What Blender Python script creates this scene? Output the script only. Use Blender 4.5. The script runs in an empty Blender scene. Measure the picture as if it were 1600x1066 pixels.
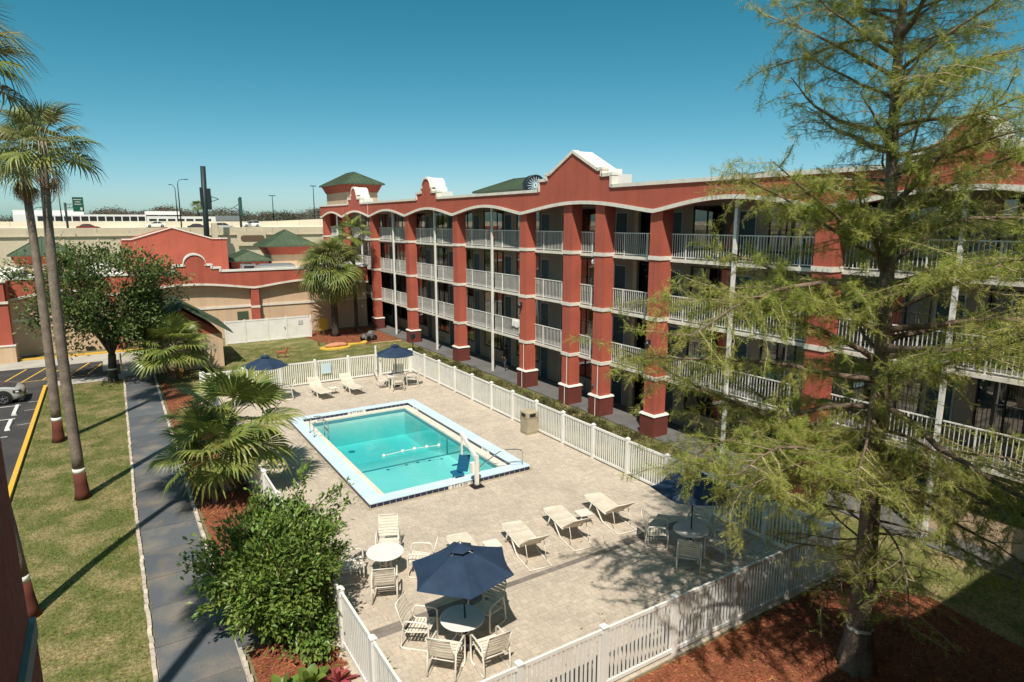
import bpy, math, random
import numpy as np
from mathutils import Vector, Matrix, Euler

R = math.radians
SC = bpy.context.scene
COL = SC.collection
rng = np.random.default_rng(7)
random.seed(7)

# ------------------------------------------------------------------ camera
cam_d = bpy.data.cameras.new('camera')
cam_d.sensor_width = 36.0
cam_d.lens = 22.455
cam_d.clip_start = 0.05
cam_d.clip_end = 6000
cam = bpy.data.objects.new('camera', cam_d)
COL.objects.link(cam)
cam.location = (0, 0, 10.0)
cam.rotation_euler = (R(90 - 10.61), 0, R(-32.3))
SC.camera = cam

# ------------------------------------------------------------------ sky + sun
SUN_EL, SUN_AZ = 56.0, 180 + 35.5          # azimuth clockwise from +Y, where the sun stands
wd = bpy.data.worlds.new('World')
SC.world = wd
wd.use_nodes = True
wn, wl = wd.node_tree.nodes, wd.node_tree.links
bg = wn['Background']
sky = wn.new('ShaderNodeTexSky')
sky.sky_type = 'NISHITA'
sky.sun_disc = False
sky.sun_elevation = R(SUN_EL)
sky.sun_rotation = R(SUN_AZ)
sky.altitude = 0
sky.air_density = 0.5
sky.dust_density = 0.8
sky.ozone_density = 2.0
# film-like grade of the whole sky: deeper red falloff, slightly less blue
sp_ = wn.new('ShaderNodeSeparateColor'); cb_ = wn.new('ShaderNodeCombineColor')
wl.new(sky.outputs[0], sp_.inputs[0])
pw_ = wn.new('ShaderNodeMath'); pw_.operation = 'POWER'; pw_.inputs[1].default_value = 1.95; wl.new(sp_.outputs[0], pw_.inputs[0])
mr_ = wn.new('ShaderNodeMath'); mr_.operation = 'MULTIPLY'; mr_.inputs[1].default_value = 0.27; wl.new(pw_.outputs[0], mr_.inputs[0])
mn_ = wn.new('ShaderNodeMath'); mn_.operation = 'MINIMUM'; wl.new(mr_.outputs[0], mn_.inputs[0]); wl.new(sp_.outputs[0], mn_.inputs[1])
mb0 = wn.new('ShaderNodeMath'); mb0.operation = 'MULTIPLY'; mb0.inputs[1].default_value = 0.81; wl.new(sp_.outputs[2], mb0.inputs[0])
wl.new(mn_.outputs[0], cb_.inputs[0]); wl.new(sp_.outputs[1], cb_.inputs[1]); wl.new(mb0.outputs[0], cb_.inputs[2])
wl.new(cb_.outputs[0], bg.inputs[0])
bg.inputs[1].default_value = 0.13
sd = bpy.data.lights.new('sun', 'SUN')
sd.energy = 4.8
sd.angle = R(0.55)
sd.color = (1.0, 0.94, 0.84)
sun = bpy.data.objects.new('sun', sd)
COL.objects.link(sun)
az = R(SUN_AZ)
sdir = Vector((math.sin(az) * math.cos(R(SUN_EL)), math.cos(az) * math.cos(R(SUN_EL)), math.sin(R(SUN_EL))))
sun.rotation_euler = sdir.to_track_quat('Z', 'Y').to_euler()
sun.location = sdir * 60
SC.view_settings.view_transform = 'Standard'
SC.view_settings.look = 'None'
SC.view_settings.exposure = 0.17
SC.view_settings.gamma = 1.0
SC.cycles.max_bounces = 5
SC.cycles.diffuse_bounces = 3
SC.cycles.glossy_bounces = 2
SC.cycles.transmission_bounces = 2
SC.cycles.adaptive_threshold = 0.02
SC.cycles.transparent_max_bounces = 8
SC.cycles.use_denoising = True

# ------------------------------------------------------------------ materials
MAT = {}
def mat(name, col, rough=0.8, col2=None, scale=3.0, mixlo=0.35, mixhi=0.65, fine=0.0, fscale=60.0, bump=0.0, bscale=80.0,
        det=4.0, streak=0.0, metal=0.0, spec=0.3, island=0.0, objrand=0.0, trans=0.0, gloss=False):
    m = bpy.data.materials.new(name)
    m.use_nodes = True
    n, l = m.node_tree.nodes, m.node_tree.links
    p = n['Principled BSDF']
    p.inputs['Roughness'].default_value = rough
    p.inputs['Metallic'].default_value = metal
    p.inputs['Specular IOR Level'].default_value = spec
    tc = n.new('ShaderNodeNewGeometry')
    cur = None
    base = n.new('ShaderNodeRGB'); base.outputs[0].default_value = (*col, 1)
    cur = base.outputs[0]
    def noise(s, d=4.0):
        t = n.new('ShaderNodeTexNoise'); t.inputs['Scale'].default_value = s; t.inputs['Detail'].default_value = d
        l.new(tc.outputs['Position'], t.inputs['Vector'])
        return t
    if col2 is not None:
        t = noise(scale, det)
        t.inputs['Roughness'].default_value = 0.5 if det < 6 else 0.72
        mr = n.new('ShaderNodeMapRange'); mr.inputs[1].default_value = mixlo; mr.inputs[2].default_value = mixhi
        l.new(t.outputs['Fac'], mr.inputs[0])
        mx = n.new('ShaderNodeMix'); mx.data_type = 'RGBA'
        l.new(mr.outputs[0], mx.inputs[0]); l.new(cur, mx.inputs[6]); mx.inputs[7].default_value = (*col2, 1)
        cur = mx.outputs[2]
    if streak > 0:
        mp = n.new('ShaderNodeMapping'); mp.inputs['Scale'].default_value = (2.2, 2.2, 0.10); l.new(tc.outputs['Position'], mp.inputs['Vector'])
        t = n.new('ShaderNodeTexNoise'); t.inputs['Scale'].default_value = 1.6; t.inputs['Detail'].default_value = 6; l.new(mp.outputs[0], t.inputs['Vector'])
        mr = n.new('ShaderNodeMapRange'); mr.inputs[1].default_value = 0.50; mr.inputs[2].default_value = 0.78; mr.inputs[3].default_value = 1.0; mr.inputs[4].default_value = 1 - streak
        l.new(t.outputs['Fac'], mr.inputs[0])
        hs = n.new('ShaderNodeHueSaturation'); l.new(cur, hs.inputs['Color']); l.new(mr.outputs[0], hs.inputs['Value']); cur = hs.outputs[0]
    if fine > 0:
        t = noise(fscale, 3.0)
        mr = n.new('ShaderNodeMapRange'); mr.inputs[1].default_value = 0.3; mr.inputs[2].default_value = 0.7
        mr.inputs[3].default_value = 1 - fine; mr.inputs[4].default_value = 1 + fine
        l.new(t.outputs['Fac'], mr.inputs[0])
        hs = n.new('ShaderNodeHueSaturation'); l.new(cur, hs.inputs['Color']); l.new(mr.outputs[0], hs.inputs['Value'])
        cur = hs.outputs[0]
    if island > 0 or objrand > 0:
        ad = n.new('ShaderNodeMath'); ad.operation = 'ADD'
        oi = n.new('ShaderNodeObjectInfo')
        l.new(tc.outputs['Random Per Island'], ad.inputs[0]); l.new(oi.outputs['Random'], ad.inputs[1])
        fr = n.new('ShaderNodeMath'); fr.operation = 'FRACT'; l.new(ad.outputs[0], fr.inputs[0])
        mr = n.new('ShaderNodeMapRange'); a = max(island, objrand)
        mr.inputs[3].default_value = 1 - a; mr.inputs[4].default_value = 1 + a
        l.new(fr.outputs[0], mr.inputs[0])
        hs = n.new('ShaderNodeHueSaturation'); l.new(cur, hs.inputs['Color']); l.new(mr.outputs[0], hs.inputs['Value'])
        m2 = n.new('ShaderNodeMath'); m2.operation = 'MULTIPLY'; m2.inputs[1].default_value = 7.13; l.new(fr.outputs[0], m2.inputs[0])
        f2 = n.new('ShaderNodeMath'); f2.operation = 'FRACT'; l.new(m2.outputs[0], f2.inputs[0])
        mh = n.new('ShaderNodeMapRange'); mh.inputs[3].default_value = 0.5 - a * 0.06; mh.inputs[4].default_value = 0.5 + a * 0.06
        l.new(f2.outputs[0], mh.inputs[0]); l.new(mh.outputs[0], hs.inputs['Hue'])
        cur = hs.outputs[0]
    l.new(cur, p.inputs['Base Color'])
    if bump > 0:
        t = noise(bscale, 5.0)
        b = n.new('ShaderNodeBump'); b.inputs['Strength'].default_value = bump; b.inputs['Distance'].default_value = 0.02
        l.new(t.outputs['Fac'], b.inputs['Height']); l.new(b.outputs[0], p.inputs['Normal'])
    if trans > 0:
        tr = n.new('ShaderNodeBsdfTranslucent'); l.new(cur, tr.inputs['Color'])
        ms = n.new('ShaderNodeMixShader'); ms.inputs[0].default_value = trans
        l.new(p.outputs[0], ms.inputs[1]); l.new(tr.outputs[0], ms.inputs[2])
        l.new(ms.outputs[0], n['Material Output'].inputs['Surface'])
    MAT[name] = m
    return m

mat('stucco_red', (0.46, 0.112, 0.070), 0.9, (0.385, 0.095, 0.062), 0.8, 0.35, 0.7, 0.14, 20, 0.5, 45, streak=0.20)
mat('stucco_brown', (0.185, 0.045, 0.032), 0.9, (0.13, 0.038, 0.03), 1.2, 0.3, 0.7, 0.12, 26, 0.5, 45)
mat('stucco_beige', (0.66, 0.47, 0.31), 0.9, (0.58, 0.41, 0.27), 0.5, 0.35, 0.7, 0.06, 30, 0.4, 50, streak=0.15)
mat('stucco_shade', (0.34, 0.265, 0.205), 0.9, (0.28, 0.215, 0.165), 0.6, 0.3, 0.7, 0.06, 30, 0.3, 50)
mat('trim_white', (0.76, 0.70, 0.60), 0.7, (0.62, 0.57, 0.50), 1.5, 0.5, 0.85, 0.05, 40, streak=0.2)
mat('paint_white', (0.78, 0.76, 0.70), 0.5, (0.66, 0.63, 0.57), 2.0, 0.45, 0.75, 0.03, 50)
mat('roof_white', (0.80, 0.78, 0.74), 0.8, (0.62, 0.60, 0.56), 0.4, 0.4, 0.75)
mat('roof_gravel', (0.42, 0.40, 0.37), 0.9, (0.32, 0.30, 0.28), 0.4, 0.35, 0.7)
mat('vinyl_white', (0.80, 0.78, 0.73), 0.42, (0.70, 0.67, 0.60), 1.6, 0.45, 0.8, 0.03, 30)
mat('roof_green', (0.060, 0.088, 0.050), 0.5, (0.085, 0.115, 0.066), 0.7, 0.35, 0.7, spec=0.5)
mat('door_teal', (0.022, 0.060, 0.066), 0.45, (0.018, 0.048, 0.054), 2.0)
mat('frame_grey', (0.36, 0.36, 0.37), 0.6)
mat('frame_dark', (0.03, 0.028, 0.026), 0.5)
mat('frame_beige', (0.50, 0.36, 0.22), 0.7, (0.42, 0.30, 0.19), 2.0)
mat('curtain', (0.55, 0.49, 0.42), 0.9, (0.42, 0.37, 0.31), 1.2, 0.4, 0.6)
mat('interior_dark', (0.025, 0.02, 0.018), 0.9)
mat('concrete', (0.46, 0.43, 0.37), 0.9, (0.36, 0.335, 0.29), 0.8, 0.35, 0.7, 0.08, 30, 0.2, 60)
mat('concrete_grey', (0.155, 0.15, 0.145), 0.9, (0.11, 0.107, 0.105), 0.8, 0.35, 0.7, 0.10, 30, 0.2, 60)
mat('highway_concrete', (0.60, 0.51, 0.37), 0.9, (0.52, 0.44, 0.32), 0.12, 0.35, 0.7, 0.05, 2.0)
mat('highway_deck', (0.74, 0.66, 0.52), 0.9, (0.58, 0.50, 0.39), 0.1, 0.35, 0.7)
mat('asphalt', (0.050, 0.047, 0.047), 0.9, (0.085, 0.078, 0.073), 0.5, 0.45, 0.75, 0.25, 30, 0.3, 80)
mat('path_blue', (0.100, 0.108, 0.118), 0.85, (0.21, 0.18, 0.145), 0.8, 0.47, 0.72, 0.10, 24, 0.15, 50, objrand=0.12)
mat('paint_yellow', (0.72, 0.42, 0.05), 0.7, (0.60, 0.38, 0.10), 2.5, 0.45, 0.75, 0.08, 20)
mat('paint_line_white', (0.72, 0.70, 0.66), 0.8, (0.40, 0.38, 0.36), 3.0, 0.5, 0.75)
mat('edging', (0.62, 0.53, 0.44), 0.9, (0.45, 0.38, 0.31), 3.0, objrand=0.15)
mat('lawn_soil', (0.120, 0.135, 0.034), 0.95, (0.28, 0.225, 0.105), 0.8, 0.44, 0.62, 0.45, 12, 0.8, 30, det=10)
mat('grass', (0.150, 0.178, 0.040), 0.8, (0.40, 0.32, 0.145), 0.8, 0.44, 0.62, island=0.45, trans=0.25, det=10)
mat('ground_dry', (0.16, 0.15, 0.07), 0.95, (0.22, 0.19, 0.11), 0.05, 0.35, 0.7)
mat('mulch', (0.25, 0.088, 0.042), 0.95, (0.18, 0.055, 0.026), 2.0, 0.35, 0.7, 0.35, 20, 0.8, 30)
mat('mulch_chip', (0.38, 0.14, 0.066), 0.9, (0.23, 0.082, 0.042), 2.0, 0.35, 0.7, island=0.45)
mat('sand', (0.40, 0.325, 0.235), 0.95, (0.33, 0.27, 0.195), 2.0)
mat('paver', (0.52, 0.44, 0.35), 0.88, (0.45, 0.38, 0.305), 0.7, 0.40, 0.68, 0.10, 14, 0.25, 60, island=0.085)
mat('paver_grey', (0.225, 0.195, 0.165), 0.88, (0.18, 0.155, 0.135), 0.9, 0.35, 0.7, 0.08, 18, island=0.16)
mat('coping_blue', (0.52, 0.66, 0.74), 0.7, (0.60, 0.70, 0.75), 1.2, 0.4, 0.7, 0.03, 20)
mat('ledge_cream', (0.72, 0.65, 0.54), 0.8, (0.62, 0.56, 0.47), 1.4, 0.4, 0.7, 0.05, 20)
mat('tile_navy', (0.012, 0.022, 0.06), 0.25, (0.02, 0.03, 0.075), 3.0, spec=0.5, objrand=0.3)
mat('grout', (0.45, 0.43, 0.40), 0.9)
mat('pool_shell', (0.58, 0.76, 0.73), 0.8, (0.50, 0.70, 0.68), 0.6, 0.35, 0.7)
mat('pool_line', (0.09, 0.27, 0.31), 0.6)
mat('chrome', (0.62, 0.60, 0.57), 0.22, metal=1.0)
mat('navy_fabric', (0.020, 0.040, 0.080), 0.75, (0.028, 0.055, 0.10), 3.0, 0.35, 0.7, 0.05, 200, trans=0.12)
mat('dark_metal', (0.022, 0.022, 0.025), 0.45, spec=0.4)
mat('frame_cream', (0.78, 0.73, 0.64), 0.45, (0.70, 0.65, 0.56), 3.0)
mat('strap_cream', (0.76, 0.69, 0.57), 0.6, (0.66, 0.59, 0.48), 4.0, objrand=0.08)
mat('sling_tan', (0.68, 0.60, 0.48), 0.7, (0.60, 0.525, 0.42), 4.0, objrand=0.08)
mat('tabletop', (0.78, 0.76, 0.71), 0.35, (0.70, 0.68, 0.63), 4.0)
mat('bin_beige', (0.42, 0.36, 0.25), 0.8, (0.35, 0.30, 0.21), 3.0, 0.35, 0.7, 0.06, 50)
mat('palm_bark', (0.26, 0.205, 0.155), 0.95, (0.155, 0.12, 0.095), 2.5, 0.35, 0.7, 0.25, 18, 0.9, 24)
mat('paint_trunk', (0.125, 0.036, 0.024), 0.9, (0.12, 0.035, 0.026), 3.0)
mat('bark_brown', (0.27, 0.195, 0.145), 0.95, (0.17, 0.12, 0.09), 3.0, 0.35, 0.7, 0.30, 22, 1.0, 18)
mat('bark_grey', (0.22, 0.16, 0.115), 0.95, (0.13, 0.095, 0.07), 3.0, 0.35, 0.7, 0.25, 22, 0.8, 30)
mat('twig_pale', (0.44, 0.35, 0.24), 0.9, (0.24, 0.18, 0.12), 2.0)
mat('bark_dark', (0.085, 0.07, 0.055), 0.95, (0.05, 0.042, 0.035), 4.0, 0.35, 0.7, 0.2, 20, 0.8, 30)
mat('leaf_cypress', (0.29, 0.34, 0.064), 0.7, (0.42, 0.41, 0.105), 0.8, 0.4, 0.65, island=0.40, trans=0.42)
mat('leaf_oak', (0.115, 0.165, 0.046), 0.5, (0.165, 0.21, 0.060), 1.0, 0.4, 0.65, island=0.40, trans=0.25, spec=0.4)
mat('leaf_bush', (0.135, 0.215, 0.040), 0.42, (0.23, 0.31, 0.065), 1.6, 0.4, 0.65, island=0.40, trans=0.30, spec=0.45)
mat('leaf_palm', (0.155, 0.205, 0.045), 0.38, (0.27, 0.29, 0.070), 1.2, 0.35, 0.65, objrand=0.30, trans=0.25, spec=0.5)
mat('leaf_palm_grey', (0.165, 0.180, 0.062), 0.45, (0.28, 0.255, 0.095), 1.2, 0.35, 0.65, objrand=0.35, trans=0.2, spec=0.5)
mat('leaf_palm_dead', (0.34, 0.20, 0.085), 0.9, (0.24, 0.135, 0.06), 2.0, objrand=0.25, trans=0.2)
mat('leaf_hedge', (0.070, 0.080, 0.024), 0.7, (0.125, 0.105, 0.045), 1.3, 0.4, 0.65, island=0.40, trans=0.2)
mat('leaf_wood', (0.075, 0.072, 0.045), 0.9, (0.17, 0.125, 0.10), 0.02, 0.40, 0.65, island=0.35)
mat('leaf_pink', (0.50, 0.09, 0.13), 0.5, (0.36, 0.08, 0.07), 8.0, objrand=0.3, trans=0.3)
mat('leaf_lime', (0.165, 0.23, 0.04), 0.5, (0.11, 0.17, 0.035), 4.0, objrand=0.3, trans=0.3)
mat('sign_green', (0.010, 0.085, 0.052), 0.5)
mat('pole_dark', (0.018, 0.032, 0.034), 0.5)
mat('paint_red_car', (0.20, 0.012, 0.018), 0.25, spec=0.6)
mat('paint_white_car', (0.80, 0.79, 0.77), 0.25, spec=0.6)
mat('paint_dark_car', (0.05, 0.05, 0.055), 0.25, spec=0.6)
mat('paint_silver_car', (0.50, 0.50, 0.48), 0.25, metal=0.15, spec=0.7)
mat('rubber', (0.018, 0.018, 0.018), 0.8)
mat('lamp_glass', (0.75, 0.73, 0.68), 0.15, spec=0.6)
mat('lift_white', (0.78, 0.74, 0.67), 0.4)
mat('plastic_blue', (0.010, 0.115, 0.23), 0.4)
mat('yellow_plastic', (0.66, 0.44, 0.07), 0.5)
mat('pink_sheet', (0.55, 0.26, 0.16), 0.8, (0.48, 0.22, 0.14), 3.0)
mat('wood_board', (0.50, 0.37, 0.20), 0.85, (0.40, 0.29, 0.16), 4.0)
mat('rust_brown', (0.34, 0.12, 0.055), 0.9, (0.26, 0.09, 0.045), 6.0)
mat('sign_blue', (0.52, 0.68, 0.74), 0.5)
mat('sign_grey', (0.50, 0.49, 0.47), 0.6)
mat('mural_teal', (0.36, 0.37, 0.31), 0.9, (0.46, 0.40, 0.30), 3.0)
mat('logo_brown', (0.13, 0.085, 0.055), 0.9)
mat('building_white', (0.80, 0.78, 0.75), 0.7)
mat('steel', (0.40, 0.40, 0.40), 0.4, metal=0.7)
mat('ink_black', (0.02, 0.02, 0.02), 0.6)

def pane_mat(name, tintc, refl=1.0):
    m = bpy.data.materials.new(name); m.use_nodes = True
    n, l = m.node_tree.nodes, m.node_tree.links
    n.remove(n['Principled BSDF'])
    tr = n.new('ShaderNodeBsdfTransparent'); tr.inputs[0].default_value = (*tintc, 1)
    gl = n.new('ShaderNodeBsdfGlossy'); gl.inputs['Roughness'].default_value = 0.02
    fr = n.new('ShaderNodeFresnel'); fr.inputs[0].default_value = 1.5
    mu = n.new('ShaderNodeMath'); mu.operation = 'MULTIPLY_ADD'; mu.inputs[1].default_value = refl; mu.inputs[2].default_value = 0.12
    l.new(fr.outputs[0], mu.inputs[0])
    ms = n.new('ShaderNodeMixShader')
    l.new(mu.outputs[0], ms.inputs[0]); l.new(tr.outputs[0], ms.inputs[1]); l.new(gl.outputs[0], ms.inputs[2])
    l.new(ms.outputs[0], n['Material Output'].inputs['Surface'])
    MAT[name] = m
pane_mat('glass', (0.55, 0.58, 0.56), 1.6)

def water_mat():
    m = bpy.data.materials.new('water'); m.use_nodes = True
    n, l = m.node_tree.nodes, m.node_tree.links
    n.remove(n['Principled BSDF'])
    geo = n.new('ShaderNodeNewGeometry')
    t = n.new('ShaderNodeTexNoise'); t.inputs['Scale'].default_value = 2.2; t.inputs['Detail'].default_value = 3
    l.new(geo.outputs['Position'], t.inputs['Vector'])
    b = n.new('ShaderNodeBump'); b.inputs['Strength'].default_value = 0.12; b.inputs['Distance'].default_value = 0.05
    l.new(t.outputs['Fac'], b.inputs['Height'])
    tr = n.new('ShaderNodeBsdfTransparent')
    gl = n.new('ShaderNodeBsdfGlossy'); gl.inputs['Roughness'].default_value = 0.03
    l.new(b.outputs[0], gl.inputs['Normal'])
    fr = n.new('ShaderNodeFresnel'); fr.inputs[0].default_value = 1.33; l.new(b.outputs[0], fr.inputs['Normal'])
    ms = n.new('ShaderNodeMixShader')
    l.new(fr.outputs[0], ms.inputs[0]); l.new(tr.outputs[0], ms.inputs[1]); l.new(gl.outputs[0], ms.inputs[2])
    l.new(ms.outputs[0], n['Material Output'].inputs['Surface'])
    va = n.new('ShaderNodeVolumeAbsorption'); va.inputs['Color'].default_value = (0.07, 0.79, 0.80, 1); va.inputs['Density'].default_value = 0.44
    l.new(va.outputs[0], n['Material Output'].inputs['Volume'])
    MAT['water'] = m
water_mat()

# ------------------------------------------------------------------ helpers
class MB:
    def __init__(s): s.v, s.f, s.m = [], [], []
    def add(s, vs, fs, mi=0):
        o = len(s.v); s.v += [tuple(p) for p in vs]
        for f in fs: s.f.append([i + o for i in f]); s.m.append(mi)
        return s
    def box(s, x0, x1, y0, y1, z0, z1, mi=0):
        return s.add([(x0,y0,z0),(x1,y0,z0),(x1,y1,z0),(x0,y1,z0),(x0,y0,z1),(x1,y0,z1),(x1,y1,z1),(x0,y1,z1)],
              [(0,3,2,1),(4,5,6,7),(0,1,5,4),(1,2,6,5),(2,3,7,6),(3,0,4,7)], mi)
    def frustum(s, b, z0, t, z1, mi=0):      # b, t = (x0,x1,y0,y1)
        return s.add([(b[0],b[2],z0),(b[1],b[2],z0),(b[1],b[3],z0),(b[0],b[3],z0),(t[0],t[2],z1),(t[1],t[2],z1),(t[1],t[3],z1),(t[0],t[3],z1)],
              [(0,3,2,1),(4,5,6,7),(0,1,5,4),(1,2,6,5),(2,3,7,6),(3,0,4,7)], mi)
    def beam(s, p, q, w, h, up=(0,0,1), mi=0):
        p, q, up = Vector(p), Vector(q), Vector(up)
        d = (q - p).normalized(); sd_ = d.cross(up)
        if sd_.length < 1e-4: sd_ = d.cross(Vector((1,0,0)))
        sd_.normalize(); u = sd_.cross(d)
        a, b = sd_ * w / 2, u * h / 2
        return s.add([p-a-b, p+a-b, p+a+b, p-a+b, q-a-b, q+a-b, q+a+b, q-a+b],
              [(0,1,2,3),(7,6,5,4),(0,4,5,1),(1,5,6,2),(2,6,7,3),(3,7,4,0)], mi)
    def tube(s, pts, r, n=8, mi=0, cap=True):
        pts = [Vector(p) for p in pts]; k = len(pts)
        if not hasattr(r, '__len__'): r = [r] * k
        prev = None; vs = []; fs = []
        for i, p in enumerate(pts):
            d = (pts[min(i+1,k-1)] - pts[max(i-1,0)])
            d = d.normalized() if d.length > 1e-9 else Vector((0,0,1))
            if prev is None:
                a = d.cross(Vector((0,0,1)))
                if a.length < 1e-3: a = d.cross(Vector((1,0,0)))
            else: a = prev - d * prev.dot(d)
            if a.length < 1e-6: a = d.orthogonal()
            a.normalize(); prev = a; b = d.cross(a)
            for j in range(n):
                t = 2 * math.pi * j / n
                vs.append(p + (a * math.cos(t) + b * math.sin(t)) * r[i])
        for i in range(k-1):
            for j in range(n):
                j2 = (j+1) % n
                fs.append((i*n+j, i*n+j2, (i+1)*n+j2, (i+1)*n+j))
        if cap: fs.append(tuple(range(n-1,-1,-1))); fs.append(tuple(range((k-1)*n, k*n)))
        return s.add(vs, fs, mi)
    def lathe(s, prof, n=16, c=(0,0,0), mi=0):
        vs, fs = [], []; k = len(prof)
        for (r, z) in prof:
            for j in range(n):
                t = 2*math.pi*j/n; vs.append((c[0]+r*math.cos(t), c[1]+r*math.sin(t), c[2]+z))
        for i in range(k-1):
            for j in range(n):
                j2 = (j+1) % n; fs.append((i*n+j, i*n+j2, (i+1)*n+j2, (i+1)*n+j))
        fs.append(tuple(range(n-1,-1,-1))); fs.append(tuple(range((k-1)*n, k*n)))
        return s.add(vs, fs, mi)
    def prism(s, poly, z0, z1, mi=0):
        n = len(poly)
        vs = [(x,y,z0) for x,y in poly] + [(x,y,z1) for x,y in poly]
        fs = [tuple(range(n-1,-1,-1)), tuple(range(n,2*n))] + [(i,(i+1)%n,n+(i+1)%n,n+i) for i in range(n)]
        return s.add(vs, fs, mi)
    def sheet(s, poly, z, mi=0):
        return s.add([(x,y,z) for x,y in poly], [tuple(range(len(poly)))], mi)
    def mesh(s, name, mats, smooth=False):
        me = bpy.data.meshes.new(name); me.from_pydata(s.v, [], s.f)
        for m in (mats if isinstance(mats, (list,tuple)) else [mats]): me.materials.append(MAT[m] if isinstance(m, str) else m)
        me.polygons.foreach_set('material_index', s.m)
        if smooth: me.polygons.foreach_set('use_smooth', [True]*len(me.polygons))
        me.update(); return me
    def build(s, name, mats, parent=None, smooth=False, **k):
        return obj(name, s.mesh(name, mats, smooth), parent, **k)

def obj(name, me, parent=None, loc=None, rot=None, kind=None, label=None, cat=None, group=None, local=False):
    o = bpy.data.objects.new(name, me); COL.objects.link(o)
    if loc is not None: o.location = loc
    if rot is not None: o.rotation_euler = rot
    if parent is not None: put(o, parent, local)
    tag(o, label, cat, group, kind)
    return o
ROOTLOC = {}
def put(o, parent, local=False):
    o.parent = parent
    if not local and parent.name in ROOTLOC: o.matrix_parent_inverse = Matrix.Translation(-ROOTLOC[parent.name])
def tag(o, label=None, cat=None, group=None, kind=None):
    if label: o['label'] = label
    if cat: o['category'] = cat
    if group: o['group'] = group
    if kind: o['kind'] = kind
    return o
def thing(name, label, cat, loc=(0,0,0), rz=0, group=None, world=False):
    o = bpy.data.objects.new(name, None); COL.objects.link(o)
    o.empty_display_size = 0.2
    o.location = loc; o.rotation_euler = (0,0,rz)
    if world: ROOTLOC[o.name] = Vector(loc)
    return tag(o, label, cat, group)
def struct(name, mb, mats, smooth=False, **k):
    return mb.build(name, mats, None, smooth, kind='structure', **k)
def copy_tree(o, parent=None):
    c = o.copy(); COL.objects.link(c); c.parent = parent
    for ch in KIDS.get(o.name, []): copy_tree(ch, c)
    return c
KIDS = {}
def index_kids(root):
    ks = [c for c in bpy.data.objects if c.parent == root]
    KIDS[root.name] = ks
    for k in ks: index_kids(k)
def npmesh(name, V, F, m, smooth=False):
    me = bpy.data.meshes.new(name)
    V = np.asarray(V, dtype=np.float32).reshape(-1,3); F = np.asarray(F, dtype=np.int32); k = F.shape[1]
    me.vertices.add(len(V)); me.vertices.foreach_set('co', V.ravel())
    me.loops.add(F.size); me.loops.foreach_set('vertex_index', F.ravel())
    me.polygons.add(len(F)); me.polygons.foreach_set('loop_start', np.arange(0, F.size, k, dtype=np.int32))
    me.update(calc_edges=True); me.materials.append(MAT[m])
    if smooth: me.polygons.foreach_set('use_smooth', [True]*len(F))
    else: me.shade_flat()
    return me
def frames(D, spin=None):
    D = D / np.linalg.norm(D, axis=1, keepdims=True)
    rv = rng.normal(size=D.shape)
    A = np.cross(D, rv); A /= np.linalg.norm(A, axis=1, keepdims=True) + 1e-9
    B = np.cross(D, A)
    return D, A, B
def stamp(C, D, scale, T, F, m, name, up=None):
    """copies of template T (k,3; x along D) at centres C, one mesh"""
    if up is None: D, A, B = frames(D)
    else:
        D = D / np.linalg.norm(D, axis=1, keepdims=True)
        A = np.cross(np.broadcast_to(np.array(up), D.shape) + rng.normal(size=D.shape)*0.35, D); A /= np.linalg.norm(A, axis=1, keepdims=True)+1e-9
        B = np.cross(D, A)
    k = len(T); T = np.asarray(T)
    V = C[:,None,:] + scale[:,None,None]*(T[None,:,0:1]*D[:,None,:] + T[None,:,1:2]*A[:,None,:] + T[None,:,2:3]*B[:,None,:])
    F = np.asarray(F); FF = (F[None,:,:] + (np.arange(len(C))*k)[:,None,None]).reshape(-1, F.shape[1])
    return npmesh(name, V.reshape(-1,3), FF, m)
LEAF_T = [(0,0,0),(0.5,0.24,0.05),(1,0,-0.08),(0.5,-0.24,0.05)]; LEAF_F = [(0,1,2,3)]

# ================================================================== ground
POOL = (7.9, 12.95, 21.4, 31.5)         # water edge
def holed(mb, x0, x1, y0, y1, z, h=POOL, mi=0, n=1):
    a, b, c, d = h[0]-0.05, h[1]+0.05, h[2]-0.05, h[3]+0.05
    for (p, q, r_, s_) in ((x0,x1,y0,c),(x0,x1,d,y1),(x0,a,c,d),(b,x1,c,d)):
        mb.sheet([(p,r_),(q,r_),(q,s_),(p,s_)], z, mi)
g = MB(); holed(g, -3000, 3000, -1500, 4500, -0.03)
struct('ground', g, 'ground_dry')

lw = MB()
lw.sheet([(-3.75,4),(0.0,4),(0.22,30),(0.30,47.2),(-3.72,47.4)], 0.0)
lw.sheet([(16.95,1.0),(20.85,1.0),(20.85,6.2),(20.75,49),(20.6,58),(6.5,56.2),(6.5,39.4),(16.95,39.4)], 0.0)
lw.sheet([(2.0,39.5),(6.5,39.5),(6.5,47.6),(2.0,47.0)], 0.0)
struct('lawn', lw, 'lawn_soil')

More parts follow.
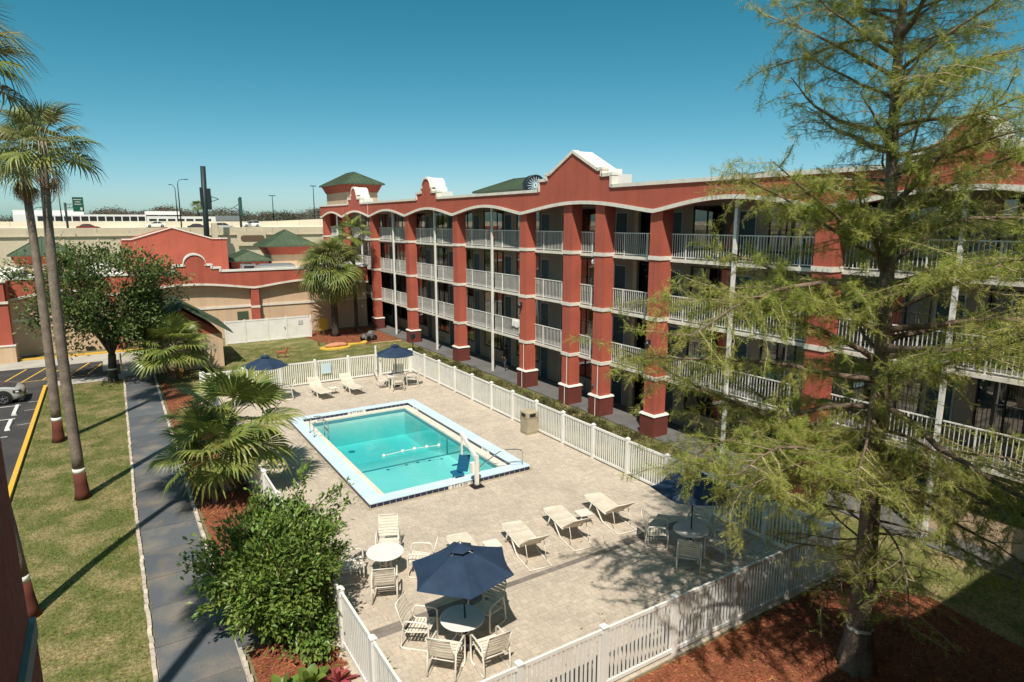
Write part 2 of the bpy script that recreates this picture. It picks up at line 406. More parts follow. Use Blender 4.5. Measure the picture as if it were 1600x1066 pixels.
def in_poly(P, poly):
    x, y = P[:,0], P[:,1]; ins = np.zeros(len(P), bool); n = len(poly)
    for i in range(n):
        x1, y1 = poly[i]; x2, y2 = poly[(i+1)%n]
        c = ((y1 > y) != (y2 > y)) & (x < (x2-x1)*(y-y1)/(y2-y1+1e-12)+x1); ins ^= c
    return ins
def scatter(poly, n):
    a = np.array(poly); lo, hi = a.min(0), a.max(0)
    P = rng.uniform(lo, hi, (int(n*2.2), 2)); P = P[in_poly(P, poly)][:n]
    return np.c_[P, np.zeros(len(P))]
TUFT_T = [(0,-.05,0),(0,.05,0),(1.0,0.25,.20),(0,0,-.05),(0,0,.05),(.9,-.3,-.22),(0,-.04,.03),(0,.04,-.03),(.75,.05,.42)]
TUFT_F = [(0,1,2),(3,4,5),(6,7,8)]
def grass_patch(poly, n, s0, s1):
    P = scatter(poly, n); D = np.c_[rng.normal(0,.35,(len(P),2)), np.ones(len(P))]
    return P, D, rng.uniform(s0, s1, len(P))
pp = [grass_patch([(-3.65,6),(-0.05,6),(0.15,30),(0.2,47.2),(-3.7,47.3)], 60000, .035, .095),
      grass_patch([(17.0,4.5),(20.7,4.5),(20.7,34),(17.0,34)], 18000, .03, .09),
      grass_patch([(6.6,39.6),(20.6,39.6),(20.5,52),(14,50.5),(6.6,56)], 22000, .04, .12)]
tag(obj('grass', stamp(np.concatenate([p[0] for p in pp]), np.concatenate([p[1] for p in pp]), np.concatenate([p[2] for p in pp]), TUFT_T, TUFT_F, 'grass', 'grass')),
    'patchy dry green grass of the lawns', 'grass', None, 'stuff')

# mulch beds
beds = [[(1.9,12.0),(3.78,10.5),(3.78,14.9),(1.95,14.7)], [(1.95,16.9),(3.78,16.9),(3.78,39.2),(2.15,45.8),(1.98,30)],
        [(6.5,3.5),(17.3,3.5),(17.9,7.2),(16.6,9.1),(6.4,9.15)], [(13.6,58.6),(14.8,52.4),(16.6,50.6),(20.75,50.0),(20.75,59)], [(3.9,9.15),(6.4,9.15),(6.4,6),(3.0,8)]]
mb_ = MB()
for b in beds: mb_.sheet(b, 0.012)
struct('mulch_bed', mb_, 'mulch')
CHIP_T = [(0,-.14,0),(1,-.10,.05),(1,.12,0),(0,.1,.04)]
cs = [scatter(beds[0], 2500), scatter(beds[1], 11000), scatter(beds[2], 24000), scatter(beds[3], 6000), scatter(beds[4],1500)]
C_ = np.concatenate(cs); C_[:,2] = 0.018 + rng.uniform(0,.02,len(C_))
D_ = np.c_[rng.normal(size=(len(C_),2)), rng.normal(0,.25,len(C_))]
tag(obj('mulch_chips', stamp(C_, D_, rng.uniform(.035,.10,len(C_)), CHIP_T, LEAF_F, 'mulch_chip', 'mulch_chips')), 'loose rust orange wood chips over the beds', 'mulch', None, 'stuff')

# parking lot
pk = MB()
pk.sheet([(-60,5),(-3.95,5),(-3.9,47.2),(-3.95,48.9),(0.1,48.9),(0.1,54.3),(-60,54.3)], 0.004)
struct('parking_lot', pk, 'asphalt')
cw = MB()
cw.sheet([(-60,54.3),(0.9,54.3),(3.0,57.4),(-60,57.4)], 0.008)
cw.sheet([(-3.85,47.45),(2.1,47.25),(2.1,48.9),(-3.85,48.9)], 0.008)
cw.box(-0.9,-0.35,50.4,54.3, 0.0, 0.03)
cw.sheet([(0.12,48.9),(2.1,48.9),(3.0,54.28),(0.12,54.28)], 0.008)
struct('lobby_walk', cw, 'concrete')
ln = MB()
for p, q in (((-7.9,50.2),(-7.1,54.0)),((-6.35,49.6),(-5.33,54.0)),((-5.28,49.56),(-4.22,53.8)),((-4.18,49.75),(-3.18,53.6)),((-2.75,50.4),(-1.72,54.2)),((-1.75,50.1),(-0.98,53.4)),((-9.2,50.0),(-8.4,54.0))):
    d = Vector((q[0]-p[0], q[1]-p[1])); nrm = Vector((-d.y, d.x)).normalized()*0.05
    ln.sheet([(p[0]-nrm.x,p[1]-nrm.y),(p[0]+nrm.x,p[1]+nrm.y),(q[0]+nrm.x,q[1]+nrm.y),(q[0]-nrm.x,q[1]-nrm.y)][::-1], 0.008)
ln.sheet([(-9,49.35),(-1.9,49.75),(-1.9,49.84),(-9,49.44)], 0.009)
struct('stall_line_yellow', ln, 'paint_yellow')
lw2 = MB()
for y in (37.1, 40.45, 43.35, 46.9): lw2.sheet([(-9.6,y-.05),(-4.75,y-.05),(-4.75,y+.05),(-9.6,y+.05)], 0.008)
for x,y in ((-4.15,43.8),(-4.2,41.9),(-4.25,39.0)): lw2.sheet([(x-.3,y),(x+.25,y+.05),(x+.25,y+.09),(x-.3,y+.05)], 0.008)
struct('stall_line_white', lw2, 'paint_line_white')
kb = MB()
for i in range(22):
    y = 5 + i*1.93; kb.box(-3.97, -3.80, y, y+1.92, 0, 0.13)
struct('yellow_kerb', kb, 'paint_yellow')
kb = MB()
for i in range(6): kb.box(-6.0+i*1.3, -6.0+i*1.3+1.29, 57.42, 57.62, 0, .14)
struct('lobby_kerb', kb, 'paint_yellow')

# footpath of poured slabs
pe = thing('footpath', None, None, (1,25,0), world=True); pe['kind'] = 'structure'
def path_x(y): return 0.10 + max(0,y-25)*0.010, 1.72 + max(0,y-25)*0.008
ys = [4.0,5.9,7.6,9.2,10.9,12.6,14.25,16.0,17.85,19.45,21.2,22.9,24.7,26.5,28.3,30.1,31.9,33.7,35.5,37.3,39.1,40.9,42.7,44.5,46.3,48.0]
for i in range(len(ys)-1):
    a0, b0 = path_x(ys[i]); a1, b1 = path_x(ys[i+1])
    MB().prism([(a0,ys[i]+.012),(b0,ys[i]+.012),(b1,ys[i+1]-.012),(a1,ys[i+1]-.012)], -0.02, 0.03+0.004*(i%2)).build('path_slab', 'path_blue', pe)
MB().prism([(1.76,15.0),(3.7,15.0),(3.7,16.8),(1.76,16.8)], -0.02, 0.026).build('path_slab', 'path_blue', pe)
jb = MB(); jb.sheet([(0.02,4),(1.8,4),(1.95,48),(0.3,48)], 0.006); jb.build('joint_bed', 'concrete', pe)
me_b = MB().frustum((-.055,.055,-.13,.13), -0.03, (-.045,.045,-.122,.122), 0.065).mesh('edging_brick', 'edging')
y = 8.0
while y < 47:
    a, b = path_x(y); l = .27
    o = obj('edging_brick', me_b, pe, loc=(a-.075+rng.normal(0,.008), y, rng.normal(0,.006)), rot=(0,0,rng.normal(0,.05)))
    if y < 14.6 or y > 16.9: obj('edging_brick', me_b, pe, loc=(b+.075+rng.normal(0,.01), y, rng.normal(0,.008)), rot=(0,0,rng.normal(0,.06)))
    y += l
# bollard by the path
b = MB(); b.tube([(0.2,50.2,0),(0.2,50.2,1.15)], .05, 10); b.lathe([(.05,0),(.035,.03),(0.01,.045)], 10, (0.2,50.2,1.15))
b.build('bollard', 'paint_yellow', label='thin yellow steel bollard beyond the leafy oak trunk', cat='bollard')
for i,(y0,y1,nm) in enumerate(((38.2,39.95,'nearest the camera'),(41.1,43.1,'between two empty stalls'),(44.5,46.3,'in front of the parked car'))):
    w = MB(); w.frustum((-4.98,-4.74,y0,y1),0.004,(-4.94,-4.78,y0+.05,y1-.05),0.13)
    w.build('wheel_stop', 'paint_line_white', label='white concrete wheel stop '+nm, cat='wheel stop', group='wheel stops along the parking stalls')

# ================================================================== pool deck
FX0, FX1, FY0, FY1 = 3.9, 16.8, 9.3, 39.3
dk = thing('pool_deck', None, None, (10,20,0), world=True); dk['kind'] = 'structure'
db = MB(); holed(db, FX0-.1, FX1+.1, FY0-.1, FY1+.1, 0.0225); db.build('sand_bed', 'sand', dk)
CO = (7.05, 13.82, 20.52, 32.25)            # outer edge of the coping
def blocked(x0,x1,y0,y1): return x1 > CO[0]-.02 and x0 < CO[1]+.02 and y1 > CO[2]-.02 and y0 < CO[3]+.02
SZ = {}
def paver_mesh(w, d, m):
    k = (round(w,3), round(d,3), m)
    if k not in SZ:
        g_ = .002; SZ[k] = MB().frustum((g_,w-g_,g_,d-g_), -0.01, (g_+.003,w-g_-.003,g_+.003,d-g_-.003), 0.03).mesh('paver', m)
    return SZ[k]
pav = []
y = FY0-.1; row = 0
while y < FY1+.05:
    d = (0.20, 0.15, 0.20, 0.15, 0.20)[row % 5]; x = FX0-.1 - (row % 3)*.07; row += 1
    while x < FX1+.1:
        w = float(rng.choice([.14,.18,.22,.26]))
        if x+w > FX1+.12: w = .15
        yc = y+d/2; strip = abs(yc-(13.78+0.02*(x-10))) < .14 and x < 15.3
        if not blocked(x,x+w,y,y+d): pav.append((x,y,w,d,strip))
        x += w
    y += d
def px(x,y,z):
    yaw, pt = R(32.3), R(10.61)
    fx, fy, fz = math.sin(yaw)*math.cos(pt), math.cos(yaw)*math.cos(pt), -math.sin(pt)
    dx, dy, dz = x, y, z-10
    w = dx*fx+dy*fy+dz*fz; r_ = dx*math.cos(yaw)-dy*math.sin(yaw)
    ux, uy, uz = math.sin(yaw)*math.sin(pt), math.cos(yaw)*math.sin(pt), math.cos(pt)
    return 800+998*r_/w, 533-998*(dx*ux+dy*uy+dz*uz)/w
near = sorted(range(len(pav)), key=lambda i: pav[i][0]**2+pav[i][1]**2)
single = []
for i in near:
    X, Y = px(pav[i][0], pav[i][1], 0)
    if 520 < X < 1300 and Y < 1060 and len(single) < 300: single.append(i)
sset = set(single)
for i in single:
    x,y,w,d,s = pav[i]
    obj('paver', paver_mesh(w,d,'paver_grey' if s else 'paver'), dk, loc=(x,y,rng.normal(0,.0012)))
for nm, flag in (('paver', False), ('paver_grey', True)):
    rest = np.array([pav[i][:4] for i in range(len(pav)) if i not in sset and pav[i][4] == flag])
    n = len(rest); g_ = .002; x,y,w,d = rest.T; dz = rng.normal(0,.0012,n)
    V = np.zeros((n,8,3))
    for k,(sx,sy,sz) in enumerate(((0,0,0),(1,0,0),(1,1,0),(0,1,0),(0,0,1),(1,0,1),(1,1,1),(0,1,1))):
        e_ = g_ + .003*sz
        V[:,k,0] = np.where(sx, x+w-e_, x+e_); V[:,k,1] = np.where(sy, y+d-e_, y+e_); V[:,k,2] = (.03 if sz else -.01)+dz
    F = np.array([(4,5,6,7),(0,1,5,4),(1,2,6,5),(2,3,7,6),(3,0,4,7)])
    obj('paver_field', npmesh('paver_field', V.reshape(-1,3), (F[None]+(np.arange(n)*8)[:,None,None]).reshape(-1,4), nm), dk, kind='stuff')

# ================================================================== pool
po = thing('swimming_pool', 'rectangular turquoise swimming pool with raised pale blue coping and navy tiles', 'swimming pool', (10.4,26.4,0), world=True)
a,b,c,d = POOL; s = MB()
NEAR, DEEP = -1.0, -1.5
prof = [(c,NEAR),(26.3,NEAR),(28.6,DEEP),(d,DEEP)]
for i in range(3):
    (y0,z0),(y1,z1) = prof[i], prof[i+1]
    s.add([(a,y0,z0),(b,y0,z0),(b,y1,z1),(a,y1,z1)], [(0,1,2,3)])
    s.add([(a,y0,z0),(a,y1,z1),(a,y1,0.02),(a,y0,0.02)], [(0,1,2,3)])
    s.add([(b,y0,z0),(b,y0,0.02),(b,y1,0.02),(b,y1,z1)], [(0,1,2,3)])
s.add([(a,c,NEAR),(a,c,.02),(b,c,.02),(b,c,NEAR)], [(0,1,2,3)]); s.add([(a,d,DEEP),(b,d,DEEP),(b,d,.02),(a,d,.02)], [(0,1,2,3)])
s.build('basin', 'pool_shell', po)
l_ = MB(); l_.box(a+.02,b-.02,26.22,26.36,NEAR+.004,NEAR+.012); l_.box(b-.012,b-.004,26.22,26.36,NEAR+.01,-.2); l_.box(a+.004,a+.012,26.22,26.36,NEAR+.01,-.2); l_.build('break_line', 'pool_line', po)
dr = MB()
dr.lathe([(.18,0),(.18,.012),(.1,.02)], 14, (9.6,30.4,DEEP)); dr.build('drain', 'pool_line', po)
# submerged steps, white, near the right end
st = MB(); st.box(b-1.3,b-.005,c+.005,c+.3,NEAR,-.42); st.box(b-1.3,b-.005,c+.3,c+.62,NEAR,-.68); st.build('step', 'pool_shell', po)
w = MB(); w.box(a+.003,b-.003,c+.003,d-.003,-2.2,-0.13)
wv = MB(); nx, ny = 2, 2
wtr = w.build('water', 'water', po)
# waterline band
wb = MB()
for (x0,x1,y0,y1) in ((a,a+.01,c,d),(b-.01,b,c,d),(a,b,c,c+.01),(a,b,d-.01,d)): wb.box(x0,x1,y0,y1,-.19,-.035)
wb.build('waterline_band', 'pool_line', po)
# ledge inside the kerb
IN = (CO[0]+.50, CO[1]-.50, CO[2]+.50, CO[3]-.42)
def ring(o_, i_, z0, z1):
    m = MB()
    m.box(o_[0],o_[1],o_[2],i_[2],z0,z1); m.box(o_[0],o_[1],i_[3],o_[3],z0,z1)
    m.box(o_[0],i_[0],i_[2],i_[3],z0,z1); m.box(i_[1],o_[1],i_[2],i_[3],z0,z1); return m
ring((IN[0]-.01,IN[1]+.01,IN[2]-.01,IN[3]+.01), (a+.001,b-.001,c+.001,d-.001), -0.04, 0.035).build('ledge', 'ledge_cream', po)
ring(CO, IN, 0.0, 0.165).build('kerb_core', 'grout', po)
ring((CO[0]-.03,CO[1]+.03,CO[2]-.03,CO[3]+.03), (IN[0]+.03,IN[1]-.03,IN[2]+.03,IN[3]-.03), 0.166, 0.195).build('coping', 'coping_blue', po)
tl = MB().box(-.108,.108,-.012,.0,0.014,0.160).mesh('tile','tile_navy')
def tiles(x0,y0,x1,y1,rz,skip=()):
    L = math.hypot(x1-x0,y1-y0); n = int(L/.235)
    for i in range(n):
        t = (i+.5)/n*L
        if any(s0 < t < s1 for s0,s1 in skip): continue
        o = obj('tile', tl, po, loc=(x0+(x1-x0)*t/L, y0+(y1-y0)*t/L, 0), rot=(0,0,rz))
tiles(CO[0],CO[2],CO[1],CO[2],0,((3.05,4.05),))
tiles(CO[0],CO[3],CO[0],CO[2],-math.pi/2)
tiles(IN[0],IN[3],IN[1],IN[3],0,((2.35,3.35),))
tiles(IN[1],IN[2],IN[1],IN[3],-math.pi/2,((1.9,2.6),(9.5,10.1)))
def text(name, body, size, loc, rot, m, parent=None, align='CENTER', ext=0.002, local=False):
    c_ = bpy.data.curves.new(name, 'FONT'); c_.body = body; c_.size = size; c_.align_x = align; c_.align_y = 'CENTER'; c_.extrude = ext
    t_ = bpy.data.objects.new('tmp', c_); COL.objects.link(t_)
    dg = bpy.context.evaluated_depsgraph_get(); me = bpy.data.meshes.new_from_object(t_.evaluated_get(dg))
    bpy.data.objects.remove(t_); me.materials.clear(); me.materials.append(MAT[m])
    return obj(name, me, parent, loc=loc, rot=rot, local=local)
for (x0,x1,y,txt) in ((CO[0]+3.05,CO[0]+4.05,CO[2],'3 FT 6 IN'),(IN[0]+2.35,IN[0]+3.35,IN[3],'8 FT 0 IN')):
    p = MB().box(x0+.02,x1-.02,y-.012,y,.014,.160).build('depth_tile', 'tabletop', po)
    text('depth_lettering', txt, .17, ((x0+x1)/2, y-.016, .087), (R(90),0,0), 'ink_black', p)
for y0,txt in ((2.25,'4 FT'),(9.8,'8 FT')):
    MB().box(IN[1]-.012,IN[1],IN[2]+y0-.33,IN[2]+y0+.33,.014,.160).build('depth_tile','tabletop',po)
    text('depth_lettering', txt, .17, (IN[1]-.016, IN[2]+y0, .087), (R(90),0,R(-90)), 'ink_black', po)
# lane rope
rp = thing('lane_rope', 'white safety rope with round white floats across the pool', 'rope', (10.8,25.5,-.13), world=True)
fl = [(9.47,25.5),(10.4,25.6),(10.97,25.6),(11.54,25.53),(12.1,25.42)]
MB().tube([(x,y,-.105) for x,y in fl], .014, 6).build('rope','tabletop',rp)
fm = MB().lathe([(0.01,-.07),(.05,-.06),(.075,-.02),(.075,.02),(.05,.06),(.01,.07)], 12).mesh('float','tabletop',True)
for x,y in fl: obj('float', fm, rp, loc=(x,y,-.10), rot=(0,R(90),R(3)))
# ladder
ld = thing('pool_ladder', 'chrome pool ladder with two hooped handrails beside the water', 'ladder', (7.7,29.2,.03), world=True)
for y0 in (28.75, 29.45):
    MB().tube([(7.35,y0,.19),(7.36,y0,.75),(7.42,y0,.90),(7.55,y0,.96),(7.85,y0,.93),(8.0,y0,.78),(8.02,y0,.3),(8.02,y0,-.9)], .022, 8).build('handrail','chrome',ld,True)
    MB().lathe([(.05,0),(.05,.015),(.03,.02)],12,(7.35,y0,.195)).build('flange','chrome',ld)
for z in (-.75,-.45,-.2,.35): MB().beam((8.02,28.77,z),(8.02,29.43,z),.07,.03).build('rung','chrome',ld)
hr = thing('grab_rail', 'bent chrome grab rail at the shallow corner of the pool', 'handrail', (13.6,20.75,.19), world=True)
MB().tube([(13.62,20.75,.19),(13.62,20.75,.72),(13.56,20.77,.82),(13.4,20.8,.88),(12.9,20.9,.93),(12.65,21.0,.85),(12.2,21.3,.42),(11.9,21.55,.05),(11.75,21.65,-.5)], .024, 8).build('rail','chrome',hr,True)
MB().tube([(13.62,20.76,.30),(12.9,21.0,.36),(12.3,21.28,.30)], .012, 6).build('brace','chrome',hr,True)
# pool lift
lf = thing('pool_lift', 'white pool access lift with a bright blue plastic seat hanging over the water', 'pool lift', (11.15,20.15,.03), world=True)
bm = MB(); bm.box(10.93,11.37,19.93,20.37,.03,.07); bm.box(10.98,11.32,20.0,20.3,.07,.12); bm.build('base_plate','dark_metal',lf)
m_ = MB(); m_.beam((11.15,20.15,.1),(11.15,20.15,1.28),.13,.13,(0,1,0)); m_.build('mast','lift_white',lf)
m_ = MB(); m_.beam((11.15,20.13,1.15),(11.02,21.15,1.92),.10,.13); m_.build('boom','lift_white',lf)
m_ = MB(); m_.beam((11.22,20.18,.5),(11.17,20.5,1.35),.05,.05); m_.build('actuator','lift_white',lf)
m_ = MB(); m_.beam((11.03,21.12,1.93),(11.03,21.12,.28),.055,.055,(0,1,0)); m_.build('hanger','lift_white',lf)
m_ = MB(); m_.box(11.0,11.32,20.22,20.42,.55,.95); m_.build('control_box','lift_white',lf)
m_ = MB(); m_.box(10.62,11.0,20.88,21.34,.28,.36); m_.build('seat_pan','plastic_blue',lf)
m_ = MB(); m_.beam((11.02,21.11,.34),(11.16,21.11,1.0),.48,.06,(0,1,0)); m_.box(10.72,11.06,20.86,20.91,.55,.60); m_.box(10.72,11.06,21.31,21.36,.55,.60); m_.build('seat_back','plastic_blue',lf)
m_ = MB(); m_.beam((10.66,21.11,.3),(10.56,21.11,-.1),.05,.05); m_.box(10.4,10.6,20.95,21.27,-.12,-.09); m_.build('foot_rest','plastic_blue',lf)

# ================================================================== fences
picket_me = {}
def fence(name, label, p, q, H=1.48, gate=None, posts=None, rng_top=True):
    p, q = Vector((*p,0)), Vector((*q,0)); L = (q-p).length; dr_ = (q-p)/L; ang = math.atan2(dr_.y, dr_.x)
    t = thing(name, label, 'fence', p, 0, world=True)
    M_ = Matrix.Translation(p) @ Matrix.Rotation(ang,4,'Z')
    n = max(1, round(L/2.12)); pitch = L/n
    def loc(x, y=0, z=0): v = M_ @ Vector((x,y,z)); return (v.x, v.y, v.z)
    pm = MB().box(-.065,.065,-.065,.065,0.0,H+.03); pm.frustum((-.08,.08,-.08,.08),H+.03,(-.08,.08,-.08,.08),H+.06); pm.frustum((-.08,.08,-.08,.08),H+.06,(-.01,.01,-.01,.01),H+.13)
    pm = pm.mesh('fence_post','vinyl_white')
    for i in range(n+1): obj('post', pm, t, loc=loc(i*pitch), rot=(0,0,ang))
    k = int((pitch-.13)/.118); sp = (pitch-.13)/k
    pk_ = MB().box(-.030,.030,-.011,.011,.12,H-.05).mesh('picket','vinyl_white')
    rl = MB().box(0.066,pitch-.066,-.028,.028,0,.09).mesh('rail','vinyl_white')
    for i in range(n):
        for z in (.09, H-.09): obj('rail', rl, t, loc=loc(i*pitch,0,z), rot=(0,0,ang))
        for j in range(k):
            obj('picket', pk_, t, loc=loc(i*pitch+.065+(j+.5)*sp + rng.normal(0,.002), 0, 0), rot=(0,rng.normal(0,.004),ang))
    return t
fence('picket_fence', 'white vinyl picket fence in the foreground, dappled by cypress shade', (FX0,FY0), (FX1,FY0))
fence('picket_fence', 'long white vinyl picket fence between pool deck and red motel building', (FX1,FY0+.14), (FX1,FY1))
fence('picket_fence', 'white vinyl picket fence behind the far loungers, facing the lawn', (FX0+.14,FY1), (FX1-.14,FY1))
fence('picket_fence', 'white vinyl picket fence beside the footpath behind shrub and fan palms', (FX0,FY0+.14), (FX0,FY1))

pf = thing('privacy_fence', 'tall solid white vinyl privacy fence with gate beside the lobby wall', 'fence', (11.2,56.3,0), world=True)
for x0,x1,nm in ((7.8,9.2,'panel'),(9.3,11.0,'panel'),(11.1,12.55,'gate_leaf'),(12.65,14.6,'panel')):
    m_ = MB(); m_.box(x0+.02,x1-.02,56.28,56.32,.06,1.86)
    m_.box(x0,x1,56.26,56.34,.03,.14); m_.box(x0,x1,56.26,56.34,1.80,1.92); m_.build(nm,'vinyl_white',pf)
for x in (7.74,9.25,11.05,12.6,14.66): MB().box(x-.06,x+.06,56.24,56.36,0,1.98).build('post','vinyl_white',pf)
MB().box(12.42,12.48,56.2,56.24,.95,1.1).build('latch','dark_metal',pf)
MB().box(13.6,14.0,56.25,56.258,1.2,1.55).build('notice','sign_grey',pf)

# ================================================================== motel wing with balconies
def strip(mb, pts_top, bot, a0, a1, f0, f1, axis='y', mi=0, step=.25):
    """wall slab along an axis between a0..a1, thickness f0..f1 across; top polyline with jumps, bottom function"""
    br = sorted({a0, a1, *[p[0] for p in pts_top if a0 < p[0] < a1], *list(np.arange(a0, a1, step))})
    ta = [p[0] for p in pts_top]; tz = [p[1] for p in pts_top]
    for i in range(1, len(ta)):
        if ta[i] <= ta[i-1]: ta[i] = ta[i-1] + 2e-4
    for u, v in zip(br[:-1], br[1:]):
        if v-u < 1e-3: continue
        e = 5e-4; zt0, zt1 = np.interp(u+e, ta, tz), np.interp(v-e, ta, tz); zb0, zb1 = bot(u+e), bot(v-e)
        P = [(f0,u,zb0),(f1,u,zb0),(f1,v,zb1),(f0,v,zb1),(f0,u,zt0),(f1,u,zt0),(f1,v,zt1),(f0,v,zt1)]
        if axis == 'x': P = [(y_,x_,z_) for x_,y_,z_ in P]
        mb.add(P, [(0,3,2,1),(4,5,6,7),(0,1,5,4),(1,2,6,5),(2,3,7,6),(3,0,4,7)], mi)
def wave(cusps, zc, rise):
    def f(u):
        for p, q in zip(cusps[:-1], cusps[1:]):
            if p <= u <= q: return zc + rise*math.sin(math.pi*(u-p)/(q-p))**1.15
        return zc
    return f
def dome_pts(c, zb, w1=1.85, w2=1.0, r=.72, s1=.46, s2=.28, n=12):
    z1, z2 = zb+s1, zb+s1+s2
    out = [(c-w1,zb),(c-w1,z1),(c-w2,z1),(c-w2,z2)]
    for i in range(n+1):
        t = math.pi*(1-i/n); out.append((c+r*math.cos(t), z2+.10+r*.95*math.sin(t)))
    return out + [(c+w2,z2),(c+w2,z1),(c+w1,z1),(c+w1,zb)]
def gable_pts(c, zb, w=3.1):
    return [(c-w,zb),(c-w,zb+.55),(c-w+.72,zb+.55),(c-w+.72,zb+.85),(c-w+1.1,zb+.85),(c,zb+1.85),(c+w-1.1,zb+.85),(c+w-.72,zb+.85),(c+w-.72,zb+.55),(c+w,zb+.55),(c+w,zb)]
def shift(pts, dz): return [(a_, z_+dz) for a_, z_ in pts]
def capping(mb, pts, f0, f1, axis, h=.13, w=.13, grow=.03):
    """trim that follows a stepped top line"""
    for (u,zu),(v,zv) in zip(pts[:-1], pts[1:]):
        if abs(u-v) < 1e-3:
            z0, z1 = min(zu,zv), max(zu,zv)
            if zv > zu: P = (u-grow, u+w)
            else: P = (u-w, u+grow)
            if axis == 'y': mb.box(f0,f1,P[0],P[1],z0-h+.03,z1-h+.028)
            else: mb.box(P[0],P[1],f0,f1,z0-h+.03,z1-h+.028)
        else:
            gg = grow if abs(zu-zv) < 1e-3 else 0
            u2 = u-gg; v2 = v+gg
            P = [(f0,u2,zu-h),(f1,u2,zu-h),(f1,v2,zv-h),(f0,v2,zv-h),(f0,u2,zu+.03),(f1,u2,zu+.03),(f1,v2,zv+.03),(f0,v2,zv+.03)]
            if axis == 'x': P = [(y_,x_,z_) for x_,y_,z_ in P]
            mb.add(P, [(0,3,2,1),(4,5,6,7),(0,1,5,4),(1,2,6,5),(2,3,7,6),(3,0,4,7)])

BX = 20.85
CUSP = [-3.0, 4.9, 13.05, 21.2, 32.05, 40.85, 49.3, 57.6, 65.6, 72.8]
FL = [0.0, 2.80, 5.58, 8.36]
TOPZ = 11.72
mo = thing('motel_building', 'four storey red stucco motel with arcaded balconies, white railings and stepped parapet', 'building', (21,30,0), world=True)
wv_ = wave(CUSP, 10.37, .50)
tops = [(-3.2,TOPZ)] + dome_pts(8.9,TOPZ,1.5,.9,.6,.34,.22) + gable_pts(27.1,TOPZ) + dome_pts(45.0,TOPZ) + dome_pts(61.6,TOPZ) + [(73.2,TOPZ)]
tops_r = [(-3.2,TOPZ),(4.0,TOPZ),(4.0,TOPZ+.55),(7.15,TOPZ+.55),(7.15,TOPZ)] + tops[1:]
f = MB(); strip(f, tops_r, wv_, -3.2, 73.2, BX, BX+.28, 'y'); f.build('parapet_wall','stucco_red',mo)
f = MB(); strip(f, [(u, wv_(u)+.17) for u in np.arange(-3.2,73.4,.2)], wv_, -3.2, 73.2, BX-.05, BX+.02, 'y', 0, .2); f.build('arch_band','trim_white',mo)
f = MB(); capping(f, tops_r, BX-.07, BX+.34, 'y'); f.build('parapet_coping','trim_white',mo)
for seg in (tops_r[2:4]+[],): pass
for c0, pts in ((8.9,dome_pts(8.9,TOPZ,1.5,.9,.6,.34,.22)),(27.1,gable_pts(27.1,TOPZ)),(45.0,dome_pts(45.0,TOPZ)),(61.6,dome_pts(61.6,TOPZ)),(5.5,[(4.0,TOPZ),(4.0,TOPZ+.55),(7.15,TOPZ+.55),(7.15,TOPZ)])):
    f = MB(); lo, hi = pts[0][0], pts[-1][0]
    strip(f, shift(pts,-.02), lambda u: TOPZ-.3, lo+.01, hi-.01, BX+.35, BX+1.25, 'y', 0, .25); f.build('parapet_return','roof_white',mo)
# body, roof, far end wall
f = MB(); f.box(BX+.3,35,-3.2,72.9,10.95,11.1); f.build('roof','roof_gravel',mo)
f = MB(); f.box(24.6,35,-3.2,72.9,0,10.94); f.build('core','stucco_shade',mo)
f = MB(); f.box(BX+.3,35,72.9,73.2,0,TOPZ-.05); f.build('end_wall','stucco_red',mo)
f = MB(); f.box(34.7,35,-3.2,72.89,11.1,TOPZ-.05); f.build('rear_parapet','stucco_red',mo)
# columns
COLS = [(4.9,1),(13.05,1),(21.1,1),(24.98,1),(27.62,1),(31.95,1),(40.7,1),(49.25,1),(57.5,1),(65.5,1),(72.5,1)]
for yc, _ in COLS:
    base = MB().box(20.87,21.78,yc-.47,yc+.47,-.02,1.0).build('column_base','stucco_brown',mo)
    cp = MB().frustum((20.83,21.82,yc-.51,yc+.51),1.0,(20.87,21.78,yc-.47,yc+.47),1.09).build('column_cap','paint_white',mo)
    cb = MB().box(20.97,21.66,yc-.36,yc+.36,1.09,10.95).build('column','stucco_red',mo)
    for z in FL[1:]: MB().box(20.93,21.70,yc-.40,yc+.40,z-.08,z+.10).build('column_band','trim_white',mo)
# slim posts
POSTS = [9.05,17.15,36.4,45.0,53.4,61.6,69.2]
for yp in POSTS: MB().box(21.40,21.53,yp-.065,yp+.065,0,10.9).build('slim_post','paint_white',mo)
# slabs
for z in FL[1:]:
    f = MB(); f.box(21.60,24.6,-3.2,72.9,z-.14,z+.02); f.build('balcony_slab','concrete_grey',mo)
    f = MB(); f.box(21.55,21.61,-3.2,72.9,z-.16,z-.02); f.build('slab_edge','trim_white',mo)
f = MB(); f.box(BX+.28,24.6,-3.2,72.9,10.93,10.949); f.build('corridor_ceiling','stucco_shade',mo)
# ground walkway
wk = MB(); wk.box(20.9,24.6,6.2,73,-.02,.03); wk.prism([(20.9,6.19),(20.9,5.2),(24.6,5.2),(24.6,6.19)],-.02,.03)
struct('walkway', wk, 'concrete_grey')
